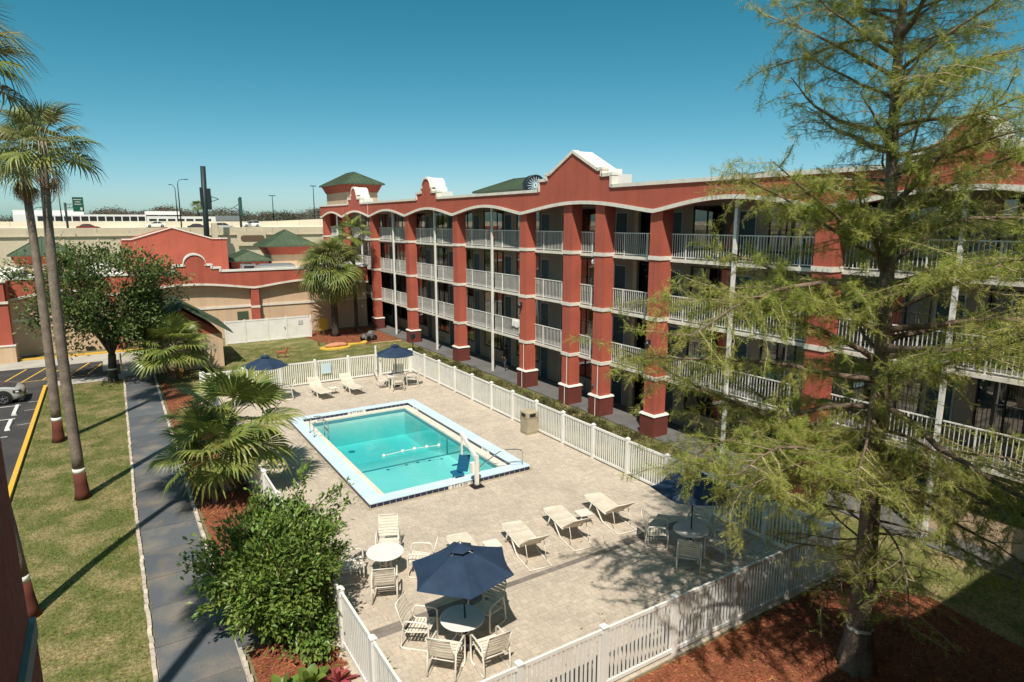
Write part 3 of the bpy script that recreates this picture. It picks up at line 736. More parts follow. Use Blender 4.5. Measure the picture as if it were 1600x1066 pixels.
# railings
edges = sorted([(y-.36,y+.36) for y,_ in COLS] + [(y-.06,y+.06) for y in POSTS])
bal_me = MB().box(-.010,.010,-.010,.010,.07,1.06).mesh('baluster','paint_white')
RX = 21.62
nb = 0
secs = []
for (a0,a1),(b0,b1) in zip(edges[:-1],edges[1:]):
    if b0-a1 > .5: secs.append((a1,b0))
order = []
for (u,v) in secs:
    for z in FL[1:]: order.append((u,v,z))
order.sort(key=lambda q: (abs((q[0]+q[1])/2-21), q[2]))
for (u,v,z) in order:
    L = v-u; r_ = MB()
    r_.box(RX-.025,RX+.025,u,v,z+1.06,z+1.10); r_.box(RX-.018,RX+.018,u,v,z+.05,z+.085)
    npst = max(1, round(L/1.9))
    for i in range(npst):
        yy = u+(i+.5)*L/npst; r_.box(RX-.045,RX-.005,yy-.022,yy+.022,z-.22,z+1.06)
    rl = r_.build('railing','paint_white',mo); ROOTLOC[rl.name] = Vector((0,0,0))
    n = int(L/.135)
    if nb + n <= 300:
        nb += n
        for i in range(n): obj('baluster', bal_me, rl, loc=(RX,u+(i+.5)*L/n,z), local=False).matrix_parent_inverse = Matrix.Identity(4)
    else:
        m_ = MB()
        for i in range(n):
            yy = u+(i+.5)*L/n; m_.box(RX-.010,RX+.010,yy-.010,yy+.010,z+.07,z+1.06)
        o = m_.build('baluster_row','paint_white',rl,kind='stuff'); o.matrix_parent_inverse = Matrix.Identity(4)
# room fronts
WX = 23.35
def wavy_curtain(y0,y1,z0,z1,x):
    n = max(4,int((y1-y0)/.07)); vs=[]; fs=[]
    for i in range(n+1):
        yy = y0+(y1-y0)*i/n; xx = x+.035*math.sin(i*1.9)+.015*math.sin(i*.7)
        vs += [(xx,yy,z0),(xx,yy,z1)]
    for i in range(n): fs.append((2*i,2*i+1,2*i+3,2*i+2))
    return MB().add(vs,fs)
def window_part(y0,y1,z0,z1,panes=3):
    f_ = MB(); t_ = .05
    f_.box(WX-.02,WX+.06,y0,y0+t_,z0,z1); f_.box(WX-.02,WX+.06,y1-t_,y1,z0,z1)
    f_.box(WX-.02,WX+.06,y0+t_,y1-t_,z0,z0+t_); f_.box(WX-.02,WX+.06,y0+t_,y1-t_,z1-t_,z1)
    w_ = (y1-y0)/panes
    for i in range(1,panes): f_.box(WX-.015,WX+.055,y0+i*w_-.025,y0+i*w_+.025,z0+t_,z1-t_)
    f_.box(WX-.05,WX-.021,y0-.03,y1+.03,z0-.05,z0+.0)
    wo = f_.build('window','frame_dark',mo); 
    for i in range(panes):
        ya = y0+i*w_+(.05 if i==0 else .025); yb = y0+(i+1)*w_-(.05 if i==panes-1 else .025)
        tl_ = rng.normal(0,.004)
        o = MB().add([(WX+.02,ya,z0+t_),(WX+.02+tl_,yb,z0+t_),(WX+.02+tl_,yb,z1-t_),(WX+.02,ya,z1-t_)],[(0,3,2,1)]).build('pane','glass',wo)
        o.matrix_parent_inverse = wo.matrix_parent_inverse.inverted() @ wo.matrix_parent_inverse if False else Matrix.Identity(4)
        o.matrix_parent_inverse = Matrix.Translation(Vector((0,0,0)))
    r1 = rng.uniform(.2,1.0)
    spans = [(y0+.02, y0+.02+(y1-y0-.04)*r1*.55)] if r1 < .9 else [(y0+.02,y1-.02)]
    if r1 < .9: spans.append((y1-.02-(y1-y0)*rng.uniform(.15,.35), y1-.02))
    for (u,v) in spans:
        o = wavy_curtain(u,v,z0+.02,z1-.02,WX+.17).build('curtain','curtain',wo); o.matrix_parent_inverse = Matrix.Identity(4)
def door_part(y0,y1,z0,z1):
    f_ = MB(); t_ = .06
    f_.box(WX-.02,WX+.05,y0,y0+t_,z0,z1); f_.box(WX-.02,WX+.05,y1-t_,y1,z0,z1); f_.box(WX-.02,WX+.05,y0+t_,y1-t_,z1-t_,z1)
    do = MB().box(WX+.01,WX+.05,y0+t_+.003,y1-t_-.003,z0+.005,z1-t_-.003).build('door','door_teal',mo)
    o = f_.build('door_frame','frame_grey',do); o.matrix_parent_inverse = Matrix.Identity(4)
    o = MB().box(WX-.05,WX+.009,y1-t_-.14,y1-t_-.09,z0+.98,z0+1.05).build('handle','steel',do); o.matrix_parent_inverse = Matrix.Identity(4)
opens = []   # (y0,y1,kind)
for p,q in zip(CUSP[1:-1],CUSP[2:]):
    if abs(p-21.2) < .1:
        opens += [(21.75,22.75,'door'),(23.2,24.7,'stair'),(25.55,26.5,'door'),(28.15,30.3,'win'),(30.42,31.3,'door')]
        continue
    h = (q-p)/2
    for k in (0,1):
        s0 = p+k*h
        opens += [(s0+.50,s0+1.42,'door'),(s0+1.52,s0+h-.10,'win')]
opens.sort()
for fi, z in enumerate(FL):
    zc = FL[fi+1]-.14 if fi < 3 else 10.93
    wl_ = MB(); cur = -3.2
    for (y0,y1,k) in opens:
        if y1 > 66 : continue
        z0, z1 = {'door':(z+.02,z+2.12),'win':(z+.38,z+2.34),'stair':(z+.02,z+2.4)}[k]
        wl_.box(WX,WX+.12,cur,y0,z+.02,zc); wl_.box(WX,WX+.12,y0,y1,z1,zc)
        if k == 'win' and fi == 0: z0 = z+.95
        if k == 'win': wl_.box(WX,WX+.12,y0,y1,z+.02,z0)
        cur = y1
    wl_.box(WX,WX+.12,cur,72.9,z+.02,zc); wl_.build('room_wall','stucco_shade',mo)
    for (y0,y1,k) in opens:
        if y1 > 66: continue
        if k == 'win':
            window_part(y0,y1,z+(.95 if fi==0 else .38),z+2.34, 3 if y1-y0 > 1.9 else 2)
            if fi == 0:
                ym=(y0+y1)/2; ao=MB().box(WX-.10,WX-.002,ym-.42,ym+.42,z+.18,z+.62).build('air_conditioner','frame_beige',mo)
                for q_ in range(4): MB().box(WX-.115,WX-.101,ym-.36,ym+.36,z+.25+q_*.08,z+.28+q_*.08).build('louvre','frame_dark',ao)
        elif k == 'door': door_part(y0,y1,z+.02,z+2.12)
    f = MB(); f.box(WX+.6,WX+.62,-3.2,72.9,z+.03,zc-.01); f.build('dark_room_backing','interior_dark',mo)  # near-black sheet stands in for the unlit depth of the rooms
    for yb in (23.05,24.85): MB().box(WX-.06,WX-.002,yb-.13,yb+.13,z+.02,zc).build('pilaster','frame_beige',mo)
    # stair flight inside the opening
    if fi < 3:
        sf = MB()
        for i in range(8): sf.box(WX+.2,WX+.58,23.25+i*.17,23.25+(i+1)*.17,z+.1+i*.3,z+.16+i*.3)
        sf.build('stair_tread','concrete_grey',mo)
# low balcony partition visible at far right of ground floor
MB().box(22.2,22.3,6.4,9.4,.03,1.0).build('partition_wall','stucco_beige',mo)
# conduits, wall lamps
for yc,zt in ((31.95,2.72),(27.62,2.72),(24.98,2.72)):
    m_ = MB(); m_.tube([(20.955,yc-.12,1.10),(20.955,yc-.12,zt),(20.955,yc-.42,zt+.06)],.018,6); m_.tube([(20.845,yc-.10,.0),(20.845,yc-.10,1.12)],.018,6); m_.build('conduit','paint_white',mo)
for yc,z in ((31.95,4.9),(21.1,4.3)):
    m_ = MB(); m_.box(20.90,20.965,yc+.05,yc+.25,z,z+.3); m_.lathe([(.03,0),(.10,.04),(.12,.2),(.05,.3)],10,(20.84,yc+.15,z-.06)); m_.build('wall_lamp','dark_metal',mo)
m_ = MB(); m_.lathe([(.02,.0),(.16,.06),(.18,.2),(.10,.32)],12,(21.7,26.2,7.75)); m_.build('ceiling_lamp','lamp_glass',mo)
MB().lathe([(.05,0),(.06,.05),(.02,.08)],8,(20.93,25.18,1.5)).build('hose_bib','plastic_blue',mo)
f = MB(); f.tube([(BX-.02,57.8,10.3),(BX-.02,57.8,11.68)],.02,6); f.build('downspout','trim_white',mo)

tw_ = MB(); n = 10; vs = []; fs = []
for i in range(n+1):
    yy = 33.1+1.0*i/n; wv0 = .02*math.sin(i*1.7)
    for xx,zz in ((RX+.05+wv0,FL[1]+.55),(RX+.045,FL[1]+1.0),(RX,FL[1]+1.125),(RX-.05,FL[1]+1.0),(RX-.06+wv0,FL[1]+.62+.04*math.sin(i))): vs.append((xx,yy,zz))
for i in range(n):
    for k in range(4): fs.append((i*5+k,i*5+k+1,(i+1)*5+k+1,(i+1)*5+k))
tw_.add(vs,fs).build('towel','tabletop',None,True,label='white towel draped over a second floor balcony railing',cat='towel')
# hipped roof pavilions on the motel roof
def hip(parent, x0,x1,y0,y1,zb,zr,ridge,m='roof_green',seam=.55,over=0):
    """hipped roof, ridge along the longer side with length 'ridge'"""
    cx, cy = (x0+x1)/2,(y0+y1)/2
    if (y1-y0) >= (x1-x0): r0,r1 = (cx,cy-ridge/2,zr),(cx,cy+ridge/2,zr)
    else: r0,r1 = (cx-ridge/2,cy,zr),(cx+ridge/2,cy,zr)
    c_ = [(x0,y0,zb),(x1,y0,zb),(x1,y1,zb),(x0,y1,zb)]
    m_ = MB()
    if (y1-y0) >= (x1-x0): F = [(0,1,4),(1,2,5,4),(2,3,5),(3,0,4,5)]
    else: F = [(0,1,5,4),(1,2,5),(2,3,4,5),(3,0,4)]
    m_.add(c_+[r0,r1], F+[(3,2,1,0)])
    ro = m_.build('roof',m,parent)
    fas = MB(); fas.box(x0-.03,x1+.03,y0-.03,y1+.03,zb-.12,zb-.004); fo = fas.build('roof_fascia',m,parent)
    # standing seams and hip caps
    s_ = MB()
    P = c_+[r0,r1]
    for (i,j) in ((0,4),(1,4 if (y1-y0)>=(x1-x0) else 5),(2,5),(3,5 if (y1-y0)>=(x1-x0) else 4)):
        s_.beam(Vector(P[i])+Vector((0,0,.02)),Vector(P[j])+Vector((0,0,.03)),.10,.05)
    s_.beam(Vector(r0)+Vector((0,0,.03)),Vector(r1)+Vector((0,.01,.03)),.12,.05)
    s_.build('hip_cap',m,parent)
    sm = []
    def seams(A,B,T0,T1):
        A,B,T0,T1 = map(Vector,(A,B,T0,T1)); L=(B-A).length; e=(B-A)/L; n=max(2,int(L/seam))
        # inward direction on the plane
        nrm = (B-A).cross((T0+T1)/2-A).normalized(); inn = nrm.cross(e).normalized()
        if inn.dot((T0+T1)/2-A) < 0: inn = -inn
        a0,a1 = (T0-A).dot(e),(T1-A).dot(e); Ht=(T0-A).dot(inn)
        for i in range(1,n):
            u = L*i/n
            h_ = Ht*min(1, u/max(a0,1e-6) if a0>1e-6 else 1, (L-u)/max(L-a1,1e-6) if L-a1>1e-6 else 1)
            if h_ > .15: sm.append((A+e*u, A+e*u+inn*h_*.985, nrm if nrm.z>0 else -nrm))
    if (y1-y0) >= (x1-x0): FF=[(0,1,4,4),(1,2,4,5),(2,3,5,5),(3,0,5,4)]
    else: FF=[(0,1,4,5),(1,2,5,5),(2,3,5,4),(3,0,4,4)]
    for a_,b_,t0,t1 in FF: seams(P[a_],P[b_],P[t0],P[t1])
    for a_,b_,nr in sm:
        s2 = MB(); s2.beam(a_+nr*.02,b_+nr*.02,.05,.07,nr); s2.build('seam',m,parent)
f = MB(); f.box(22.5,25.9,68.6,76.0,10.9,13.1); f.build('pavilion_wall','stucco_beige',mo)
f = MB(); f.frustum((22.45,25.95,68.55,76.05),13.1,(22.1,26.3,68.1,76.5),13.9); f.build('pavilion_cornice','stucco_red',mo)
hip(mo,21.9,26.5,67.9,76.7,14.0,15.35,2.6)
f = MB(); f.box(27.6,31.2,41.2,48.4,11,12.4); f.build('pavilion_wall','stucco_beige',mo)
hip(mo,27.0,31.8,40.6,49.0,12.45,13.45,3.0)
# drum ventilator
vt = thing('roof_ventilator', 'round drum ventilator with radiating vanes standing on the motel roof', 'ventilator', (26,38.4,11.1), world=True)
def disk_tube(mb, c, ax, r0, r1, L, n=28):
    ax = Vector(ax).normalized(); u = ax.orthogonal().normalized(); v = ax.cross(u); vs=[]; fs=[]
    for k,(r_,o_) in enumerate(((r1,0),(r1,L),(r0,L),(r0,0))):
        for j in range(n):
            t=2*math.pi*j/n; vs.append(Vector(c)+ax*o_+(u*math.cos(t)+v*math.sin(t))*r_)
    for k in range(4):
        for j in range(n): fs.append((k*n+j,k*n+(j+1)%n,((k+1)%4)*n+(j+1)%n,((k+1)%4)*n+j))
    mb.add(vs,fs)
axd = Vector((.25,1.0,0)).normalized()
cV = Vector((26,38.0,12.5)); m_ = MB(); disk_tube(m_,cV,axd,.62,.72,.8); m_.build('drum','pole_dark',vt,True)
m_ = MB(); disk_tube(m_,cV+axd*.35,axd,.0,.63,.02); m_.build('back_plate','paint_dark_car',vt)
u_ = axd.orthogonal().normalized(); v_ = axd.cross(u_)
for j in range(18):
    t=2*math.pi*j/18; dd=u_*math.cos(t)+v_*math.sin(t)
    MB().beam(cV+axd*.06+dd*.06,cV+axd*.06+dd*.62,.035,.02,axd).build('vane','sign_blue',vt)
MB().box(25.6,26.5,37.9,38.9,11.1,11.8).build('stand','steel',vt)

# ================================================================== near wing (the balcony the picture is taken from)
nw = thing('motel_wing', 'dark red near motel wing whose shaded column edges the frame at lower left', 'building', (5,-3,0), world=True)
tn = [(-30,TOPZ),(8.9,TOPZ),(8.9,TOPZ+.4),(9.6,TOPZ+.85),(11.0,TOPZ+.85),(11.8,TOPZ+.3),(11.8,TOPZ),(20.5,TOPZ)]
f = MB(); strip(f, tn, lambda u: 10.95, -30, 20.5, -0.05, .55, 'x', 0, 2); f.build('parapet_wall','stucco_red',nw)
f = MB(); f.box(-30,20.5,-12,-.06,10.95,11.1); f.build('roof','roof_gravel',nw)
f = MB(); f.box(-30,20.5,-12,-2.2,0,10.94); f.build('room_wall','stucco_shade',nw)
for z in FL[1:]:
    f = MB(); f.box(-30,20.5,-2.19,-.4,z-.14,z+.02); f.build('balcony_slab','concrete',nw)
for x in (-20,-11.5,8.2,16.8): MB().box(x-.45,x+.45,-.9,.1,0,10.94).build('column','stucco_red',nw)
m_ = MB(); m_.box(-1.5,-.390,2.0,3.02,0,8.33); m_.build('column','stucco_red',nw)
m_ = MB(); m_.box(-1.5,-.405,2.0,3.0,8.42,10.94); m_.build('column','stucco_red',nw)
m_ = MB(); m_.box(-1.52,-.384,1.98,3.03,8.335,8.415); m_.build('column_band','concrete',nw)  # white trim drawn in concrete grey, its shaded tone put into the colour
m_ = MB(); m_.box(-1.55,-.35,-.04,3.1,10.945,11.6); m_.build('bay_roof','stucco_red',nw)

# ================================================================== lobby building
lo = thing('lobby_building', 'low red and beige lobby block with scalloped white trimmed parapet', 'building', (5,60,0), world=True)
LY = 59.0
LC = [-17.0,-6.2,.3,10.75,21.0]
lwv = wave(LC, 4.25, .50)
LZ = 5.92
ltop = [(-6.3,LZ)] + [(4.55,LZ),(4.55,LZ+.55),(5.35,LZ+.55)] + [(6.2+.85*math.cos(math.pi*(1-i/12)), LZ+.62+.85*math.sin(math.pi*(1-i/12))) for i in range(13)] + [(7.05,LZ+.55),(7.5,LZ+.55),(7.5,LZ+.28),(8.15,LZ+.28),(8.15,LZ)] + [(21,LZ)]
f = MB(); strip(f, ltop, lwv, -6.3, 21, LY, LY+.3, 'x'); f.build('parapet_wall','stucco_red',lo)
f = MB(); strip(f, [(u,lwv(u)+.17) for u in np.arange(-6.3,21.2,.25)], lwv, -6.3, 21, LY-.05, LY+.02, 'x', 0, .25); f.build('arch_band','trim_white',lo)
f = MB(); capping(f, ltop, LY-.07, LY+.5, 'x'); f.build('parapet_coping','paint_white',lo)
f = MB(); f.box(-6.3,21,LY+.55,75,0,5.2); f.build('wall','stucco_beige',lo)
f = MB(); f.box(-6.3,21,LY+.32,LY+.56,4.2,5.2); f.build('soffit','stucco_beige',lo)
f = MB(); f.box(-6.3,21,LY+.47,LY+.54,2.62,2.82); f.build('wall_band','trim_white',lo)
f = MB(); f.box(-6.3,21,LY+.30,75,5.2,5.3); f.build('roof','roof_white',lo)
f = MB(); f.box(-6.3,21,74.7,75,5.3,6.1); f.box(20.7,21,LY+.3,74.7,5.3,6.0); f.build('rear_parapet','roof_white',lo)
for x in (.3,10.75):
    MB().box(x-.32,x+.32,LY+.03,LY+.53,0,5.1).build('column','stucco_red',lo)
    MB().box(x-.36,x+.36,LY-.01,LY+.46,2.55,2.75).build('column_band','trim_white',lo)
MB().box(9.25,10.15,LY+.50,LY+.545,1.55,2.25).build('louvre','roof_green',lo)
MB().box(-2.0,-1.4,LY+.35,LY+.54,.1,.3).build('floor_light','dark_metal',lo)
# entrance porch at the side
f = MB(); f.box(-20,-6.3,57.1,57.4,4.35,5.75); f.box(-6.5,-6.2,57.4,LY+.3,4.35,5.75); f.build('porch_fascia','stucco_red',lo)
f = MB(); f.box(-20,-6.15,57.05,57.45,4.25,4.42); f.box(-20,-6.15,57.02,57.6,5.75,5.86); f.build('porch_trim','trim_white',lo)
f = MB(); f.box(-6.55,-6.25,59.4,75,5.31,5.95); f.box(-20,-6.56,74.7,75,5.1,5.9); f.build('porch_parapet','roof_white',lo)
f = MB(); f.box(-20,-6.3,57.41,75,5.0,5.1); f.build('porch_roof','roof_white',lo)
MB().box(-7.05,-6.2,57.15,57.95,1.25,4.3).build('column','stucco_red',lo)
MB().box(-7.15,-6.1,57.05,58.05,0,1.2).build('column_base','stucco_beige',lo)
MB().box(-7.2,-6.05,57.0,58.1,1.2,1.3).build('column_cap','paint_white',lo)
f = MB(); f.box(-20,-6.3,LY+.8,LY+1,0,5); f.build('porch_wall','stucco_beige',lo)
# big red gable hall behind
f = MB(); f.prism([(1.4,5.2),(10.0,5.2),(10.0,8.38),(8.7,8.38),(5.4,9.42),(2.1,8.38),(1.4,8.38)], 67.0, 73)
f.v = [(x,z,y) for x,y,z in f.v]; f.f = [q[::-1] for q in f.f]; f.build('gable_hall','stucco_red',lo)
f = MB()
for p,q in (((10.05,8.42),(8.7,8.42)),((8.7,8.42),(5.4,9.46)),((5.4,9.46),(2.1,8.42)),((2.1,8.42),(1.35,8.42))): f.beam((p[0],66.97,p[1]),(q[0],66.97,q[1]),.14,.10)
f.build('gable_trim','trim_white',lo)
# pyramid towers
f = MB(); f.box(14.7,18.6,70.4,74.3,5.3,6.55); f.build('pavilion_wall','stucco_beige',lo)
f = MB(); f.frustum((14.65,18.65,70.35,74.35),6.55,(14.2,19.1,69.9,74.8),7.4); f.build('pavilion_cornice','stucco_red',lo)
hip(lo,13.9,19.4,69.6,75.1,7.5,9.1,.1)
f = MB(); f.box(-6.8,-3.0,72.2,76,5.0,6.2); f.build('pavilion_wall','stucco_beige',lo)
f = MB(); f.frustum((-6.85,-2.95,72.15,76.05),6.2,(-7.1,-2.6,71.8,76.3),6.95); f.build('pavilion_cornice','stucco_red',lo)
hip(lo,-7.3,-2.4,71.6,76.5,7.05,8.6,.1)
f = MB(); f.box(10.6,14.2,69.4,73.5,5.3,6.05); f.build('pavilion_wall','stucco_red',lo)
hip(lo,10.3,14.5,69,73.8,6.12,7.05,2.6)
ac = thing('roof_unit', 'grey air conditioning unit on the white lobby roof', 'air conditioner', (11.3,64.5,5.3), world=True)
MB().box(10.7,11.9,64,65,5.3,6.05).build('cabinet','steel',ac); MB().lathe([(.35,0),(.35,.05),(.1,.06)],12,(11.3,64.5,6.05)).build('fan_grille','dark_metal',ac)
MB().box(10.85,11.75,63.99,63.998,5.45,5.9).build('grille','dark_metal',ac)
ac = thing('roof_duct', 'long low grey skylight box on the white lobby roof', 'skylight', (14,65.5,5.3), world=True)
MB().box(12.4,15.8,65,66.4,5.3,5.75).build('curb','roof_gravel',ac); MB().frustum((12.4,15.8,65,66.4),5.751,(12.7,15.5,65.3,66.1),5.95).build('lid','steel',ac)

# ================================================================== hut with green gable roof
hu = thing('utility_hut', 'small beige utility hut with green gable roof and a faded palm mural', 'hut', (4,50,0), world=True)
MB().box(1.7,6.35,47.9,53.6,0,2.35).build('wall','stucco_beige',hu)
f = MB(); f.prism([(1.7,2.35),(6.35,2.35),(4.0,4.15)],47.9,53.6); f.v=[(x,z,y) for x,y,z in f.v]; f.f=[q[::-1] for q in f.f]; f.build('gable','stucco_red',hu)
for sx in (-1,1):
    f = MB(); f.add([(4.0,47.4,4.46),(4.0,54.1,4.46),(4+sx*2.95,54.1,2.5),(4+sx*2.95,47.4,2.5),(4.0,47.4,4.36),(4.0,54.1,4.36),(4+sx*2.95,54.1,2.4),(4+sx*2.95,47.4,2.4)],
       [(0,1,2,3),(7,6,5,4),(0,3,7,4),(1,5,6,2),(3,2,6,7)]); ro = f.build('roof','roof_green',hu)
    MB().beam((4.0,47.35,4.38),(4+sx*2.98,47.35,2.40),.06,.20,(0,-1,0)).build('barge_board','roof_green',hu)
    for i in range(12): y_=47.7+i*.55; MB().beam((4+sx*.03,y_,4.47),(4+sx*2.93,y_,2.54),.03,.05).build('seam','roof_green',hu)
m_ = MB(); m_.box(5.52,5.60,47.888,47.897,.25,1.35)
for a_ in range(0,360,30):
    m_.add([(5.56,47.893,1.4),(5.56+.42*math.cos(R(a_-8)),47.893,1.45+.36*math.sin(R(a_-8))),(5.56+.46*math.cos(R(a_)),47.892,1.45+.40*math.sin(R(a_))),(5.56+.42*math.cos(R(a_+8)),47.893,1.45+.36*math.sin(R(a_+8)))],[(0,3,2,1)])
m_.build('palm_mural','mural_teal',hu)

# ================================================================== pool furniture
def make_chair():
    t = thing('patio_chair', 'x', 'chair')
    for sx in (-1,1):
        x = sx*.29
        MB().tube([(x,.10,.018),(x,-.28,.018),(x,-.33,.05),(x,-.29,.35),(x,-.24,.60),(x,-.20,.645),(x,.0,.655),(x,.22,.645),(x,.28,.60),(x,.285,.30),(x,.28,.05),(x,.24,.018),(x,.10,.018)], .021, 6).build('side_frame','frame_cream',t,True,local=True)
    f_ = MB()
    for sx in (-1,1): f_.tube([(sx*.25,.27,.44),(sx*.25,.0,.40),(sx*.25,-.18,.375),(sx*.25,-.26,.42),(sx*.25,-.34,.66),(sx*.25,-.44,.97)], .014, 6)
    f_.tube([(-.25,.27,.44),(.25,.27,.44)],.014,6); f_.tube([(-.25,-.44,.97),(.25,-.44,.97)],.014,6)
    f_.tube([(-.29,-.22,.37),(.29,-.22,.37)],.013,6); f_.tube([(-.29,.22,.42),(.29,.22,.42)],.013,6)
    f_.build('seat_frame','frame_cream',t,True,local=True)
    def strap(p, q):
        p, q = Vector(p), Vector(q)
        d = (q-p); nrm = Vector((1,0,0)).cross(d).normalized()*.004
        m_ = MB(); k=4
        for i in range(k+1):
            x = -.25+.5*i/k; sg = -.012*math.sin(math.pi*i/k); up_ = Vector((0,0,sg)) if abs(d.z)<abs(d.y) else Vector((0,sg,0))
            for b_ in (p+up_-nrm, q+up_-nrm, q+up_+nrm, p+up_+nrm): m_.v.append((x,b_.y,b_.z))
        for i in range(k):
            for j in range(4): m_.f.append([i*4+j,i*4+(j+1)%4,(i+1)*4+(j+1)%4,(i+1)*4+j]); m_.m.append(0)
        m_.build('strap','strap_cream',t,local=True)
    for i in range(6):
        y0=.255-i*.075; z=lambda y: .40+.04*(y/.27) if y>0 else .40+.025*(y/.18)
        strap((0,y0,z(y0)+.016),(0,y0-.056,z(y0-.056)+.016))
    for i in range(7):
        t0=.04+i*.135; t1=t0+.098
        B=lambda s_: (0,-.25-.19*s_+.012,.43+.53*s_)
        strap(B(t0),B(min(t1,1)))
    index_kids(t); return t
CH = make_chair(); used = [False]
def chair(x,y,rz,label,group):
    o = CH if not used[0] else copy_tree(CH); used[0] = True
    o.location=(x,y,.03); o.rotation_euler=(0,0,rz); o.scale=(1.14,1.14,1.12); o['label']=label; o['group']=group
    return o
def face(x,y,cx,cy): return math.atan2(cy-y,cx-x)-math.pi/2
def make_table():
    t = thing('patio_table','x','table')
    MB().lathe([(.50,.0),(.53,.008),(.535,.025),(.52,.036),(.03,.036)],32,(0,0,.69)).build('tabletop','tabletop',t,local=True)
    for k in range(4):
        a_ = R(45+90*k); c_,s_ = math.cos(a_),math.sin(a_)
        MB().tube([(c_*r_,s_*r_,z_) for r_,z_ in ((.34,.69),(.28,.55),(.17,.40),(.14,.28),(.22,.14),(.38,.015))],.015,6).build('leg','frame_cream',t,True,local=True)
    MB().tube([(.16*math.cos(R(i*30)),.16*math.sin(R(i*30)),.36) for i in range(13)],.011,5).build('ring','frame_cream',t,True,local=True)
    index_kids(t); return t
TB = make_table(); tused=[False]
def table(x,y,rz,label):
    o = TB if not tused[0] else copy_tree(TB); tused[0]=True
    o.location=(x,y,.03); o.rotation_euler=(0,0,rz); o['label']=label; o['group']='round patio tables'; return o
def make_umbrella():
    t = thing('patio_umbrella','x','umbrella')
    MB().tube([(0,0,.03),(0,0,2.62)],.021,10).build('pole','dark_metal',t,True,local=True)
    MB().lathe([(.24,0),(.24,.05),(.08,.09),(.05,.32),(.03,.33)],18).build('base','dark_metal',t,local=True)
    RR=1.28; zr=2.03; za=2.56
    for k in range(6):
        a0,a1=R(60*k),R(60*k+60); n=5; m_=MB(); idx={}
        for i in range(n+1):
            s_=.05+.95*i/n
            for j in range(i+1):
                u=j/i if i else 0
                a_=a0+(a1-a0)*u
                # chord interpolation gives straight hem
                p0=Vector((math.cos(a0),math.sin(a0))); p1=Vector((math.cos(a1),math.sin(a1))); p=(p0*(1-u)+p1*u)*RR*s_
                z=za+(zr-za)*s_**1.12 - .05*math.sin(math.pi*u)*s_**2
                if i==n: p = p*(1-.05*math.sin(math.pi*u))
                idx[(i,j)]=len(m_.v); m_.v.append((p.x,p.y,z))
        for i in range(n):
            for j in range(i+1):
                m_.f.append([idx[(i,j)],idx[(i+1,j)],idx[(i+1,j+1)]]); m_.m.append(0)
                if j<i: m_.f.append([idx[(i,j)],idx[(i+1,j+1)],idx[(i,j+1)]]); m_.m.append(0)
        m_.build('canopy_panel','navy_fabric',t,local=True)
        MB().tube([(0.03*math.cos(a0),.03*math.sin(a0),za-.03),(RR*.55*math.cos(a0),RR*.55*math.sin(a0),za+(zr-za)*.55**1.12-.02),(RR*.99*math.cos(a0),RR*.99*math.sin(a0),zr-.012)],.008,5).build('rib','dark_metal',t,local=True)
    m_=MB(); m_.add([(0,0,za+.10)]+[(.30*math.cos(R(60*k)),.30*math.sin(R(60*k)),za-.015) for k in range(6)],[(0,1+k,1+(k+1)%6) for k in range(6)]); vc_=m_.build('vent_cap','navy_fabric',t,local=True)
    MB().lathe([(.045,0),(.05,.02),(.03,.05),(.012,.07)],10,(0,0,za+.085)).build('finial','steel',vc_,True,local=True)
    index_kids(t); return t
UM = make_umbrella(); uused=[False]
def umbrella(x,y,rz,label,tilt=(0,0)):
    o = UM if not uused[0] else copy_tree(UM); uused[0]=True
    o.location=(x,y,.03); o.rotation_euler=(tilt[0],tilt[1],rz); o['label']=label; o['group']='navy patio umbrellas'
